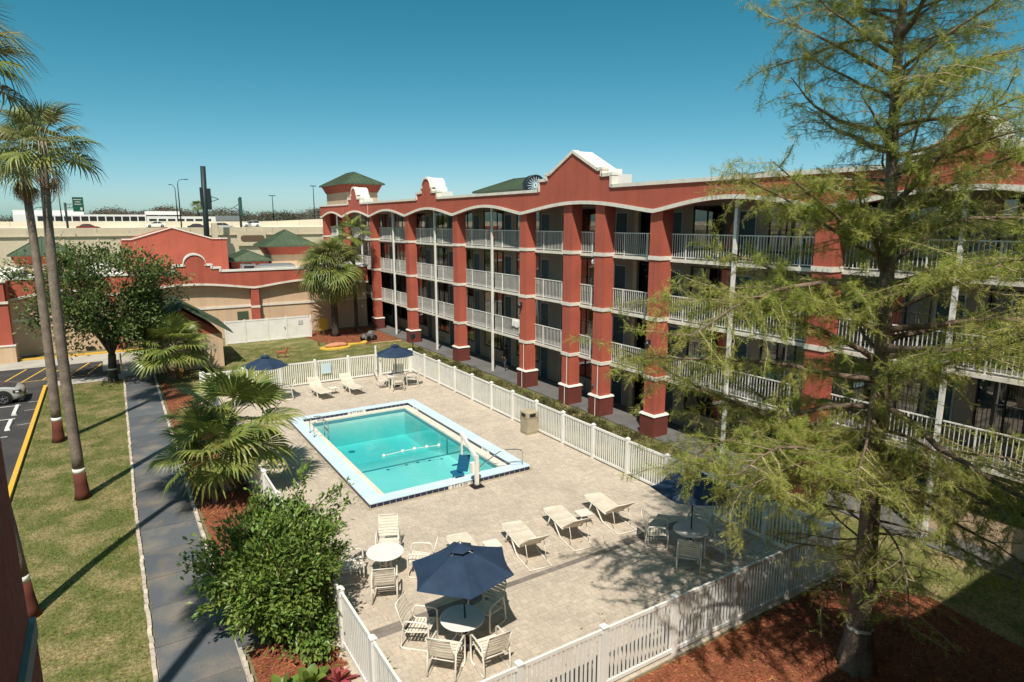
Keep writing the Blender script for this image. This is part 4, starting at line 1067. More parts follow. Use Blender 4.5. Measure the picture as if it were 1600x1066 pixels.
def make_lounger():
    t = thing('sun_lounger','x','sun lounger')
    W=.32
    for sx in (-1,1):
        x=sx*W
        MB().tube([(x,-.12,.33),(x,.3,.345),(x,.9,.36),(x,1.13,.37)],.018,6).build('side_rail','frame_cream',t,True,local=True)
        MB().tube([(x,.35,.33),(x,.22,.20),(x,.02,.03),(x,-.10,.018),(x,-.75,.018),(x,-.80,.03)],.021,6).build('sled_leg','frame_cream',t,True,local=True)
        MB().tube([(x,.62,.34),(x,.74,.10),(x,.80,.018)],.020,6).build('leg','frame_cream',t,True,local=True)
        MB().tube([(sx*(W-.02),-.10,.345),(sx*(W-.02),-.36,.55),(sx*(W-.02),-.66,.80)],.014,6).build('back_rail','frame_cream',t,True,local=True)
        MB().tube([(sx*(W-.05),-.40,.575),(sx*(W-.05),-.52,.25),(sx*(W-.01),-.50,.03)],.010,5).build('prop','frame_cream',t,True,local=True)
    f_=MB()
    for p,q in (((-W,1.13,.37),(W,1.13,.37)),((-W,.80,.018),(W,.80,.018)),((-W,-.80,.025),(W,-.80,.025)),((-W,-.12,.33),(W,-.12,.33)),((-W+.02,-.66,.80),(W-.02,-.66,.80))): f_.tube([p,q],.014,6)
    f_.build('cross_bar','frame_cream',t,True,local=True)
    def strap(y0,z0,y1,z1):
        d=Vector((0,y1-y0,z1-z0)); nrm=Vector((1,0,0)).cross(d).normalized()*.004; m_=MB(); k=4
        for i in range(k+1):
            x=-W+.01+(2*W-.02)*i/k; sg=-.016*math.sin(math.pi*i/k)
            for yy,zz,s_ in ((y0,z0,-1),(y1,z1,-1),(y1,z1,1),(y0,z0,1)): m_.v.append((x,yy+nrm.y*s_,zz+nrm.z*s_+sg+.017))
        for i in range(k):
            for j in range(4): m_.f.append([i*4+j,i*4+(j+1)%4,(i+1)*4+(j+1)%4,(i+1)*4+j]); m_.m.append(0)
        m_.build('strap','sling_tan',t,local=True)
    n=13
    for i in range(n):
        y0=-.10+i*(1.22/n); y1=y0+1.22/n-.007
        strap(y0,.333+.03*(y0+.1),y1,.333+.03*(y1+.1))
    n=8
    for i in range(n):
        t0=i/n+.02; t1=(i+1)/n-.015+.02; strap(-.11-.55*t0,.345+.455*t0,-.11-.55*t1,.345+.455*t1)
    index_kids(t); return t
LO = make_lounger(); lused=[False]
def lounger(x,y,rz,label,group):
    o = LO if not lused[0] else copy_tree(LO); lused[0]=True
    o.location=(x,y,.03); o.rotation_euler=(0,0,rz); o.scale=(1.12,1.18,1.15); o['label']=label; o['group']=group
def make_side():
    t = thing('side_table','x','side table')
    m_=MB()
    for i in range(6): m_.box(-.24,.24,-.235+i*.08,-.235+i*.08+.07,.36,.375)
    m_.build('slat_top','frame_cream',t,local=True)
    for sx in (-1,1):
        for sy in (-1,1): MB().tube([(sx*.19,sy*.19,.36),(sx*.23,sy*.22,0)],.016,6).build('leg','frame_cream',t,True,local=True)
    m_=MB(); 
    for sy in (-1,1): m_.tube([(-.22,sy*.2,.345),(.22,sy*.2,.345)],.012,6)
    m_.build('apron','frame_cream',t,True,local=True)
    index_kids(t); return t
SD = make_side(); sused=[False]
def side(x,y,rz,label):
    o = SD if not sused[0] else copy_tree(SD); sused[0]=True
    o.location=(x,y,.03); o.rotation_euler=(0,0,rz); o['label']=label; o['group']='low side tables'

# nearest set
T1=(6.33,12.22)
table(*T1,.2,'round white patio table under the nearest navy umbrella'); umbrella(6.40,12.15,R(-49),'nearest navy umbrella, seen from above in the foreground',(R(1.5),R(-2)))
g1='chairs around the nearest umbrella table'
chair(5.52,12.86,face(5.52,12.86,*T1)-.1,'cream strap chair left of the nearest umbrella table, back turned from the pool side',g1)
chair(7.22,12.62,face(7.22,12.62,*T1),'cream strap chair in the shade of the nearest navy umbrella',g1)
chair(5.62,11.66,face(5.62,11.66,*T1)+.1,'cream strap chair front left of the nearest umbrella table',g1)
chair(6.52,11.25,face(6.52,11.25,*T1)-.25,'cream strap chair front right of the nearest umbrella table, closest to the picket fence',g1)
# bare white table
T2=(5.92,16.14); table(*T2,.5,'round white patio table without umbrella beside the leafy shrub')
g2='chairs around the bare white table'
chair(6.38,17.12,face(6.38,17.12,*T2),'cream strap chair on the pool side of the bare white table',g2)
chair(6.83,15.72,face(6.83,15.72,*T2)-.15,'cream strap chair between the bare white table and the nearest umbrella',g2)
chair(5.50,15.12,face(5.50,15.12,*T2),'cream strap chair in front of the bare white table with its back to the camera',g2)
chair(5.02,16.42,face(5.02,16.42,*T2),'cream strap chair at the bare white table half hidden by shrub leaves',g2)
# cypress shade set
T3=(14.32,12.40); table(*T3,.1,'round patio table in the cypress shade'); umbrella(14.32,12.40,R(20),'navy umbrella half hidden behind cypress twigs')
g3='chairs around the table in cypress shade'
chair(13.55,11.75,face(13.55,11.75,*T3),'shaded strap chair with its back to the camera at the table under the cypress',g3)
chair(14.72,11.62,face(14.72,11.62,*T3)-.2,'shaded strap chair nearest the foreground picket fence at the table under the cypress',g3)
chair(13.75,13.25,face(13.75,13.25,*T3)+.2,'shaded strap chair nearest the loungers at the table under the cypress',g3)
chair(15.30,12.9,face(15.30,12.9,*T3),'shaded strap chair behind the umbrella pole at the table under the cypress',g3)
# far sets
T4=(14.35,36.0); table(*T4,0,'round patio table under the navy umbrella in the far deck corner'); umbrella(14.35,36.0,R(10),'navy umbrella in the far deck corner beside the motel')
g4='chairs around the far corner table'
chair(13.5,36.1,face(13.5,36.1,*T4),'white strap chair on the lounger side of the far corner umbrella table',g4)
chair(14.1,35.15,face(14.1,35.15,*T4),'white strap chair in front of the far corner umbrella table, nearest the pool',g4)
chair(15.25,35.7,face(15.25,35.7,*T4),'white strap chair on the motel side of the far corner umbrella table',g4)
chair(14.8,36.85,face(14.8,36.85,*T4),'white strap chair behind the far corner umbrella table against the fence',g4)
T5=(7.0,36.9); table(*T5,0,'round patio table behind the fan palm fronds at the far fence'); umbrella(7.0,36.9,R(35),'navy umbrella rising behind the fan palm beside the far fence')
g5='chairs around the table behind the fan palm'
chair(7.95,36.75,face(7.95,36.75,*T5),'white strap chair beside the fan palm, on the lounger side of its table',g5)
chair(6.9,35.95,face(6.9,35.95,*T5),'white strap chair hidden mostly by fan palm fronds at the far left table',g5)
# loungers
gl='loungers in a row between pool and foreground'
lounger(10.0,14.92,R(-9),'tan strap lounger nearest the nearest umbrella, back raised',gl)
lounger(11.78,15.13,R(-9),'tan strap lounger in the middle of the three open loungers',gl)
lounger(13.62,15.22,R(-8),'tan strap lounger closest to the cypress shaded table',gl)
lounger(8.15,15.15,R(-9),'tan lounger of which only the foot end shows behind the nearest umbrella',gl)
side(9.05,15.45,R(-8),'low cream side table at the edge of the nearest umbrella'); side(12.72,15.62,R(-9),'low cream side table tucked between the two right loungers')
gl2='loungers against the far fence'
lounger(9.72,36.55,R(180+6),'white lounger against the far fence, the one nearer the fan palm',gl2)
lounger(11.6,36.5,R(180+5),'white lounger against the far fence, the one nearer the corner umbrella',gl2)
side(10.55,36.35,R(3),'low white side table between the two far fence loungers')

# rubbish bin
bn = thing('litter_bin','beige pebble finish litter bin standing against the pool fence','litter bin',(16.35,24.35,.03),R(0))
m_=MB(); m_.frustum((-.29,.29,-.29,.29),0,(-.30,.30,-.30,.30),.82); m_.build('body','bin_beige',bn,local=True)
m_=MB(); m_.frustum((-.32,.32,-.32,.32),.82,(-.31,.31,-.31,.31),1.08); m_.frustum((-.31,.31,-.31,.31),1.08,(-.26,.26,-.26,.26),1.13); m_.build('hood','bin_beige',bn,local=True)
MB().box(-.325,-.312,-.17,.17,.86,1.02).build('opening','ink_black',bn,local=True); MB().box(-.17,.17,-.326,-.313,.86,1.02).build('opening','ink_black',bn,local=True)
MB().frustum((-.305,.305,-.305,.305),.10,(-.307,.307,-.307,.307),.16).build('band','bin_beige',bn,local=True)

# things along the far fence and lawn
sh = thing('shower_post','slim white outdoor shower post at the far picket fence','shower',(14.2,39.0,.03),world=True)
MB().box(14.15,14.25,38.98,39.06,.03,2.1).build('post','vinyl_white',sh); m_=MB(); m_.tube([(14.2,38.97,1.95),(14.2,38.8,2.03),(14.2,38.72,1.98)],.014,6); m_.lathe([(.05,0),(.02,.03)],10,(14.2,38.72,1.94)); m_.build('shower_head','chrome',sh); MB().lathe([(.02,0),(.05,.05),(.01,.09)],8,(14.2,38.93,.45)).build('tap','chrome',sh)
MB().box(10.75,11.3,39.2,39.255,.62,1.25).build('notice_board','sign_blue',label='blank pale blue board hung on the far picket fence',cat='board')
lp = thing('garden_lamp','short black garden lamp on a post beside the far fence corner','lamp',(19.4,45.0,0),world=True)
MB().tube([(19.4,45.0,0),(19.4,45.0,1.1)],.045,8).build('post','dark_metal',lp,True); m_=MB(); m_.lathe([(.06,0),(.19,.05),(.19,.32),(.22,.34),(.06,.44)],12,(19.4,45.0,1.1)); m_.build('lantern','dark_metal',lp)
yb = thing('yellow_cabinet','yellow utility cabinet on a short post beside the sabal palm','cabinet',(15.9,56.9,0),world=True)
MB().box(15.83,15.97,56.85,56.97,0,.45).build('post','wood_board',yb); m_=MB(); m_.box(15.5,16.3,56.7,57.05,.42,1.5); yc_=m_.build('case','yellow_plastic',yb); MB().box(15.55,16.25,56.68,56.699,.47,1.45).build('door','yellow_plastic',yc_)
# oval mat + sheet
m_=MB(); m_.prism([(14.9+1.25*math.cos(R(a_)),50.1+.85*math.sin(R(a_))) for a_ in range(0,360,20)],.0,.10); m_.build('oval_mat','yellow_plastic',label='bright yellow oval mat lying on the lawn before the mulch',cat='mat')
m_=MB(); m_.prism([(16.4,50.5),(17.6,50.6),(18.3,51.7),(17.9,51.8),(17.2,50.95),(16.2,51.3),(15.4,51.0)],.02,.09); m_.build('yellow_tarp','yellow_plastic',label='crumpled strip of yellow tarp reaching from the mat toward the machine',cat='tarp')
def blob(name, mats, c, r, seed, lab, cat, n=10):
    q=np.random.default_rng(seed); vs=[];fs=[]
    for i in range(n+1):
        for j in range(n*2):
            th=math.pi*i/n; ph=math.pi*j/n; k=1+.16*math.sin(3*ph+seed)*math.sin(th)+.10*math.sin(5*ph+2*th)
            vs.append((c[0]+r[0]*k*math.sin(th)*math.cos(ph),c[1]+r[1]*k*math.sin(th)*math.sin(ph),c[2]+r[2]*k*math.cos(th)))
    for i in range(n):
        for j in range(n*2): fs.append((i*n*2+j,(i+1)*n*2+j,(i+1)*n*2+(j+1)%(n*2),i*n*2+(j+1)%(n*2)))
    m=MB(); m.add(vs,fs); return m.build(name,mats,None,True,label=lab,cat=cat)
blob('folded_sheet','pink_sheet',(15.0,50.3,.22),(.85,.40,.18),3,'crumpled pink sheet heaped on the yellow oval mat','sheet')
# stump grinder style machine
mc = thing('garden_machine','small black and grey garden machine parked on the orange mulch','machine',(18.3,51.8,0),R(25))
m_=MB(); m_.frustum((-.55,.45,-.3,.3),.28,(-.5,.3,-.26,.26),.62); m_.build('engine','steel',mc,local=True)
m_=MB(); m_.frustum((.1,.55,-.30,.30),.42,(.2,.5,-.22,.22),.80); m_.build('hood','steel',mc,local=True)
m_=MB(); m_.beam((-.5,.25,.55),(-1.0,.28,1.05),.04,.04); m_.beam((-.5,-.25,.55),(-1.0,-.28,1.05),.04,.04); m_.beam((-1.0,-.28,1.05),(-1.0,.28,1.05),.04,.04); m_.build('handlebar','dark_metal',mc,local=True)
for sx,sy in ((-.35,-.36),(.35,-.36),(-.35,.36),(.35,.36)):
    w_=MB(); disk_tube(w_,(sx,sy-.05,.24),(0,1,0),.10,.24,.12,16); w_.build('wheel','rubber',mc,local=True)
for i,(x,y,r_) in enumerate(((18.7,50.3,.1),(19.9,50.25,-.05))):
    o=MB().box(-.7,.7,-.1,.1,0,.06).build('timber_board','wood_board',label=('tan timber board on the mulch edge, nearer the machine','tan timber board on the mulch edge, nearer the motel column')[i],cat='board',group='timber boards at the mulch edge'); o.location=(x,y,.02); o.rotation_euler=(0,0,r_)
# little dog
def skin(name, V, Eg, rad, m, sub=2, **k):
    me = bpy.data.meshes.new(name); me.from_pydata(V, Eg, []); me.materials.append(MAT[m])
    o = obj(name, me, **k)
    s_ = o.modifiers.new('skin','SKIN'); s_.use_smooth_shade = True
    for i,v in enumerate(me.skin_vertices[0].data):
        r_ = rad[i]; v.radius = (r_,r_) if not hasattr(r_,'__len__') else r_; v.use_root = (i==0)
    ss = o.modifiers.new('sub','SUBSURF'); ss.levels = sub; ss.render_levels = sub
    return o
dv=[(0,0,.42),(.25,0,.44),(-.25,0,.43),(.36,0,.58),(.42,0,.70),(.54,0,.66),(.26,.09,.24),(.27,.09,.02),(.26,-.09,.24),(.27,-.09,.02),(-.26,.08,.27),(-.32,.08,.16),(-.29,.08,.02),(-.26,-.08,.27),(-.32,-.08,.16),(-.29,-.08,.02),(-.40,0,.50),(-.50,0,.60),(.40,.06,.80),(.40,-.06,.80)]
de=[(0,1),(0,2),(1,3),(3,4),(4,5),(1,6),(6,7),(1,8),(8,9),(2,10),(10,11),(11,12),(2,13),(13,14),(14,15),(2,16),(16,17),(4,18),(4,19)]
dr_=[.12,.125,.11,.075,.08,.04,.05,.03,.05,.03,.06,.035,.03,.06,.035,.03,.03,.015,.02,.02]
dog = skin('dog',dv,de,dr_,'rust_brown',2,loc=(10.4,48.6,0),rot=(0,0,R(-15)),label='small rust brown dog standing on the lawn behind the far fence',cat='dog')

# person in the ground floor corridor
pmx = bpy.data.materials.new('person_skin_clothes'); pmx.use_nodes=True
n_,l_2=pmx.node_tree.nodes,pmx.node_tree.links
tcx=n_.new('ShaderNodeTexCoord'); sx_=n_.new('ShaderNodeSeparateXYZ'); l_2.new(tcx.outputs['Object'],sx_.inputs[0])
rp_=n_.new('ShaderNodeValToRGB'); rp_.color_ramp.interpolation='CONSTANT'; e_=rp_.color_ramp.elements
e_[0].position=0; e_[0].color=(.35,.33,.31,1); e_[1].position=.05; e_[1].color=(.05,.05,.055,1)
for p_,c_ in ((.47,(.012,.012,.014,1)),(.845,(.30,.17,.11,1))):
    q_=e_.new(p_); q_.color=c_
mdv=n_.new('ShaderNodeMath'); mdv.operation='DIVIDE'; mdv.inputs[1].default_value=1.75; l_2.new(sx_.outputs['Z'],mdv.inputs[0]); l_2.new(mdv.outputs[0],rp_.inputs[0])
l_2.new(rp_.outputs[0],n_['Principled BSDF'].inputs['Base Color']); n_['Principled BSDF'].inputs['Roughness'].default_value=.8
MAT['person']=pmx
pv=[(0,0,.93),(0,0,1.10),(0,.01,1.28),(0,.01,1.44),(0,.0,1.52),(0,.02,1.60),(0,.03,1.70),
    (-.10,.0,.88),(-.11,.10,.50),(-.11,.06,.09),(-.11,.20,.04),(.10,.0,.88),(.11,-.06,.50),(.11,-.20,.10),(.11,-.06,.04),
    (-.19,.0,1.42),(-.25,-.03,1.16),(-.22,.12,.95),(.19,.0,1.42),(.25,-.02,1.16),(.24,.10,.92)]
pe_=[(0,1),(1,2),(2,3),(3,4),(4,5),(5,6),(0,7),(7,8),(8,9),(9,10),(0,11),(11,12),(12,13),(13,14),(3,15),(15,16),(16,17),(3,18),(18,19),(19,20)]
pr_=[.15,.14,.155,.13,.06,.085,.085,.10,.075,.05,.045,.10,.075,.05,.045,.07,.05,.035,.07,.05,.035]
pn = skin('person',pv,pe_,pr_,'person',2,loc=(22.3,36.1,.03),rot=(0,0,R(80)),label='person in black clothes walking along the ground floor motel corridor',cat='person')
hm=MB(); hm.lathe([(.03,-.12),(.10,-.10),(.115,0),(.10,.07),(.05,.115),(.01,.125)],12,(0,0,1.66)); 
hr_=hm.build('hair','ink_black',pn,True,local=True); hr_.location=(0,-.02,.0)
for k,(sx,fx,hz) in enumerate(((-.22,.14,.93),(.24,.12,.90))):
    hd=MB(); hd.lathe([(.01,-.05),(.035,-.03),(.035,.02),(.02,.05)],8,(sx,fx,hz-.03))
    for q in range(4): hd.tube([(sx-.02+.013*q,fx+.01,hz-.06),(sx-.02+.013*q,fx+.03,hz-.10),(sx-.02+.013*q,fx+.02,hz-.135+.006*abs(q-1.5))],.007,5)
    hd.tube([(sx-.02,fx+.02,hz-.02),(sx-.045,fx+.045,hz-.06),(sx-.04,fx+.05,hz-.09)],.008,5)
    hd.build('hand','leaf_palm_dead',pn,True,local=True)

# ================================================================== vegetation
def fan_frond(seed, nseg=26, spread=215, Rb=1.0, pet=1.0, droop=.45, split=.5, m='leaf_palm', mp='leaf_palm_grey'):
    q = np.random.default_rng(seed); V=[];F=[];MI=[]
    # petiole along +X, arching a little
    mb=MB(); mb.tube([(0,0,0),(pet*.5,0,.04*pet),(pet,0,0)],[.03,.02,.014],4); V+=mb.v; F+=mb.f; MI+=[1]*len(mb.f)
    hub=Vector((pet,0,0))
    for i in range(nseg):
        a=R(-spread/2+spread*i/(nseg-1)+q.normal(0,1.2)); L=Rb*(.72+.28*math.cos(a*.8))*(1+q.normal(0,.05))
        d=Vector((math.cos(a),math.sin(a),0)); pw=d.cross(Vector((0,0,1)))
        fold=.20*abs(math.sin(a))      # costapalmate lift of the sides
        w0=R(spread/(nseg-1))*.5
        st=[(.06,w0*.06*1.05,0),(split,w0*split*.98,0),(.78,w0*split*.55,-droop*.18),(1.0,.004,-droop*(.55+q.uniform(0,.35)))]
        o=len(V)
        for s_,hw,dz in st:
            c=hub+d*(L*s_)+Vector((0,0,L*(fold*s_-.10*s_*s_)+dz*L))
            up=Vector((0,0,.35*hw*L if hw>.01 else 0))
            V+= [tuple(c-pw*hw*L),tuple(c+up),tuple(c+pw*hw*L)]
        for k in range(3):
            b=o+k*3
            F+=[(b,b+1,b+4,b+3),(b+1,b+2,b+5,b+4)]; MI+=[0,0]
    me=bpy.data.meshes.new('frond'); me.from_pydata(V,[],F); me.materials.append(MAT[m]); me.materials.append(MAT[mp]); me.polygons.foreach_set('material_index',MI); me.update(); return me
FR = {'green':[fan_frond(i,28,215,1.1,.9,.40,.55) for i in range(4)],
      'wide':[fan_frond(20+i,28,235,1.15,1.0,.24,.66) for i in range(4)],
      'grey':[fan_frond(40+i,24,200,1.0,.9,.75,.42,'leaf_palm_grey') for i in range(4)],
      'dead':[fan_frond(60+i,16,120,.9,.8,.9,.35,'leaf_palm_dead','leaf_palm_dead') for i in range(3)]}
def palm(name,label,base,top,crown_r,n,kinds,trunk_r=(.22,.15),painted=False,el=(82,-50),dead=0,group=None,seed=1,bend=0,mbark='palm_bark',boots=False):
    q=np.random.default_rng(seed); bx,by=base; t=thing(name,label,'palm tree',(bx,by,0),0,group,world=True)
    B=Vector((bx,by,0)); T=Vector(top); H=T.z; pts=[];rad=[]
    k=14
    for i in range(k+1):
        s_=i/k; p=B.lerp(T,s_)+Vector((bend*math.sin(math.pi*s_),0,0)); pts.append(p); rr=trunk_r[0]+(trunk_r[1]-trunk_r[0])*s_
        if s_<.08: rr*=1+.35*(1-s_/.08)
        rad.append(rr*(1+q.normal(0,.02)))
    if painted:
        zc=[i for i,p in enumerate(pts) if p.z>1.25][0]
        def at(z):
            s_=z/H; rr=trunk_r[0]+(trunk_r[1]-trunk_r[0])*s_
            return B.lerp(T,s_)+Vector((bend*math.sin(math.pi*s_),0,0)),rr
        a0=[at(z) for z in (0,.25,.6,1.0)]; MB().tube([p for p,_ in a0],[a0[0][1]*1.35,a0[1][1]*1.15,a0[2][1]*1.04,a0[3][1]*1.02],14).build('painted_base','paint_trunk',t,True)
        a1=[at(z) for z in (1.0,1.17)]; MB().tube([p for p,_ in a1],[r_*1.03 for _,r_ in a1],14).build('white_band','paint_white',t,True)
        zs=[1.17]+list(np.linspace(1.6,H,14)); a2=[at(z) for z in zs]; MB().tube([p for p,_ in a2],[r_*(1+q.normal(0,.025)) for _,r_ in a2],14).build('trunk',mbark,t,True)
    else: MB().tube(pts,rad,14).build('trunk',mbark,t,True)
    if boots:
        for i in range(26):
            a_=i*2.4; z=H*.45+H*.5*i/26; s_=z/H; p=B.lerp(T,s_); rr=trunk_r[1]
            d=Vector((math.cos(a_),math.sin(a_),0)); MB().beam(p+d*rr*.9,p+d*(rr+.22)+Vector((0,0,.32)),.10,.03).build('boot','leaf_palm_dead',t)
    for i in range(n):
        s_=(i+.5)/n; a_=i*2.39996+q.normal(0,.15); e_=el[0]+(el[1]-el[0])*s_**.85+q.normal(0,6)
        kd=kinds[int(q.integers(len(kinds)))]; me=FR[kd][int(q.integers(4))]
        sc=crown_r/2.0*(.78+.3*min(1,1.6*s_))*(1+q.normal(0,.07))
        o=obj('frond',me,t,loc=T+Vector((.06*math.cos(a_),.06*math.sin(a_),-.5*s_*.6+.1)),rot=(q.normal(0,.25),R(-e_),a_)); o.scale=(sc,sc,sc)
    for i in range(dead):
        a_=i*2.39996+1; e_=-70-q.uniform(0,18); sc=crown_r/2.0*q.uniform(.8,1.0)
        o=obj('dead_frond',FR['dead'][i%3],t,loc=T+Vector((.12*math.cos(a_),.12*math.sin(a_),-.45-.3*q.uniform())),rot=(q.normal(0,.3),R(-e_),a_)); o.scale=(sc,sc*.7,sc)
    return t
gp='tall painted palms on the lawn'
palm('fan_palm','tall fan palm farther from the camera with orange dead skirt, trunk base painted brown',(-2.65,35.0),(-2.62,35.0,12.9),1.9,24,['green','grey'],(.21,.135),True,el=(82,-38),dead=14,group=gp,seed=3,bend=.08)
palm('fan_palm','tall fan palm mid lawn with dead fronds hanging down',(-1.56,27.06),(-1.42,27.0,12.6),1.75,24,['green','grey'],(.20,.125),True,el=(82,-36),dead=3,group=gp,seed=5,bend=-.12)
palm('fan_palm','tall fan palm nearest the red column, its crown cut by the top left frame edge',(-2.52,19.2),(-2.62,19.2,13.6),1.95,24,['green','grey'],(.17,.115),True,el=(82,-36),dead=3,group=gp,seed=8,bend=-.30)
palm('fan_palm','tall palm outside the frame whose trunk shadow crosses the near footpath',(-4.3,7.9),(-4.45,8.3,17.0),1.6,22,['green'],(.2,.14),True,group=gp,seed=11)
palm('fan_palm','low spreading fan palm by the hut at the far end of the footpath',(2.95,45.4),(3.0,45.4,2.35),2.35,27,['wide'],(.30,.24),dead=6,seed=13,el=(80,-38),mbark='bark_brown')
palm('fan_palm','large low fan palm beside the footpath, fronds reaching over the pool fence',(3.15,25.0),(3.35,25.0,2.75),2.55,21,['wide'],(.26,.2),dead=6,seed=17,el=(78,-40),mbark='bark_brown')
palm('fan_palm','slender fan palm with thin pale trunk in front of the large low one',(2.5,24.0),(2.45,23.9,2.2),1.9,13,['wide'],(.085,.075),dead=2,seed=19,el=(80,-35))
palm('sabal_palm','bushy sabal palm with round grey green crown in the courtyard corner',(16.6,55.5),(16.5,55.4,6.3),3.1,95,['grey','green'],(.30,.26),dead=8,seed=23,el=(85,-62),mbark='bark_dark',boots=True)
palm('sabal_palm','smaller yellowish palm top rising behind the bushy sabal palm',(18.9,56.6),(18.85,56.5,9.2),1.65,18,['wide'],(.17,.13),dead=4,seed=29,el=(80,-40),mbark='bark_dark')

def rand_dir(n, up=0.0):
    D=rng.normal(size=(n,3)); D[:,2]+=up; return D/np.linalg.norm(D,axis=1,keepdims=True)
def limb(mb, p, d, L, r0, r1, wob, droop, n=6, sides=5, q=rng):
    p=Vector(p); d=Vector(d).normalized(); pts=[p.copy()]
    for i in range(n):
        d=(d+Vector((q.normal(0,wob),q.normal(0,wob),q.normal(0,wob)-droop))).normalized(); p=p+d*(L/n); pts.append(p.copy())
    mb.tube(pts,[r0+(r1-r0)*(i/n) for i in range(n+1)],sides,cap=False); return pts
def broad_tree(name,label,cat,base,forks,crown,n_tw,leaf,leafmat,bark,trunk_r,H0,cluster=14,spread=.32,seed=1,ring=None,lean=(0,0),shoots=()):
    """crown = (cx,cy,cz,rx,ry,rz) ellipsoid; twigs grow from forks to points in the crown"""
    q=np.random.default_rng(seed); t=thing(name,label,cat,(*base,0),world=True); tm=MB()
    fork=Vector((base[0]+lean[0],base[1]+lean[1],H0))
    tm.tube([(base[0],base[1],-.05),(base[0]+lean[0]*.3,base[1]+lean[1]*.3,H0*.4),fork],[trunk_r*1.35,trunk_r*1.02,trunk_r*.9],12,cap=False)
    cx,cy,cz,rx,ry,rz=crown; ends=[]
    mains=[]
    for i in range(forks):
        a_=i*2.4+q.normal(0,.3); rr=q.uniform(.3,.75); tgt=Vector((cx+rx*rr*math.cos(a_),cy+ry*rr*math.sin(a_),cz+rz*q.uniform(-.35,.75)))
        d=(tgt-fork); mid=fork+d*.5+Vector((q.normal(0,.15),q.normal(0,.15),.18*d.length*.5)); pts=[fork,fork+(mid-fork)*.5+Vector((0,0,.05)),mid,mid+(tgt-mid)*.5,tgt]
        tm.tube(pts,[trunk_r*.62,trunk_r*.48,trunk_r*.34,trunk_r*.22,trunk_r*.1],7,cap=False); mains.append(pts)
    tm.build('trunk',bark,t,True)
    tw=MB(); C=[];D=[]
    # clumps: random centres near the ellipsoid shell, uneven
    nc=n_tw; th=q.uniform(0,2*math.pi,nc); u=q.uniform(-1,1,nc); rr=q.uniform(.35,1.0,nc)**.6*(1+.24*np.sin(3*th+seed)*np.sqrt(1-u*u)+.20*np.sin(5*u+2*th))
    for i in range(nc):
        s_=math.sqrt(1-u[i]**2); P=Vector((cx+rx*rr[i]*s_*math.cos(th[i]),cy+ry*rr[i]*s_*math.sin(th[i]),cz+rz*rr[i]*u[i]))
        if P.z<.15: P.z=.15+q.uniform(0,.3)
        best=min(((m_[k]-P).length,m_[k]) for m_ in mains for k in (2,3,4))[1] if forks else fork
        mid=(best+P)/2+Vector((q.normal(0,.1),q.normal(0,.1),q.normal(0,.1)+.08))
        tw.tube([best,mid,P],[.022*trunk_r/.15,.014*trunk_r/.15,.006],4,cap=False)
        k=int(cluster*q.uniform(.6,1.4)); tt=q.uniform(.0,1.0,k)**.5
        pts=np.array([mid.lerp(P,float(a_)) for a_ in tt])+q.normal(0,spread,(k,3))*np.array([1,1,.8]); C.append(pts)
        out=np.array((P-Vector((cx,cy,cz-.3*rz))).normalized()); D.append(q.normal(0,.75,(k,3))+out+np.array([0,0,.25]))
    for (p0,p1) in shoots:
        p0,p1=Vector(p0),Vector(p1); tw.tube([p0,(p0+p1)/2+Vector((0,0,.05)),p1],[.02,.014,.006],4,cap=False)
        k=130; tt=q.uniform(.25,1,k); pts=np.array([p0.lerp(p1,float(a_)) for a_ in tt])+q.normal(0,.10,(k,3)); C.append(pts); D.append(q.normal(0,.7,(k,3))+np.array((p1-p0).normalized())+np.array([0,0,.2]))
    tw.build('branch',bark,t)
    C=np.concatenate(C);D=np.concatenate(D); ok=C[:,2]>.06; C,D=C[ok],D[ok]
    obj('crown',stamp(C,D,q.uniform(leaf[0],leaf[1],len(C)),LEAF_T,LEAF_F,leafmat,'crown',up=(0,0,1)),t,kind=None)
    if ring: MB().tube([(base[0]+lean[0]*ring/H0*.6,base[1],ring),(base[0]+lean[0]*ring/H0*.6,base[1],ring+.09)],trunk_r*1.12,14).build('white_band','trim_white',t,True)
    return t
broad_tree('oak_tree','dark leafy shade tree with forked trunk at the far end of the lawn','tree',(-.35,47.0),9,(-.3,47.0,5.6,4.5,3.4,3.2),195,(.16,.32),'leaf_oak','bark_dark',.24,1.75,100,.36,seed=31,ring=.75,lean=(.1,0))
broad_tree('garden_shrub','big glossy green shrub beside the footpath in the foreground','shrub',(2.75,15.6),7,(2.85,15.2,1.50,1.50,1.75,1.65),250,(.09,.185),'leaf_bush','bark_grey',.10,.35,120,.165,seed=37,
   shoots=[((3.6,15.9,2.4),(4.75,16.0,3.05)),((3.3,15.8,2.6),(3.95,16.3,3.75)),((3.5,15.6,1.9),(4.65,15.6,2.2)),((2.2,15.4,1.6),(1.05,15.1,1.75)),((2.0,15.2,1.2),(1.0,15.0,1.2)),((2.6,15.6,2.6),(2.55,15.8,3.7)),((3.2,15.2,2.2),(4.2,15.0,2.5)),((3.4,15.5,1.6),(4.5,15.2,1.7)),((3.5,15.9,2.0),(4.9,16.1,2.5)),((3.0,14.6,1.2),(3.6,13.9,1.5)),((2.3,14.6,1.2),(1.6,14.0,1.1))])

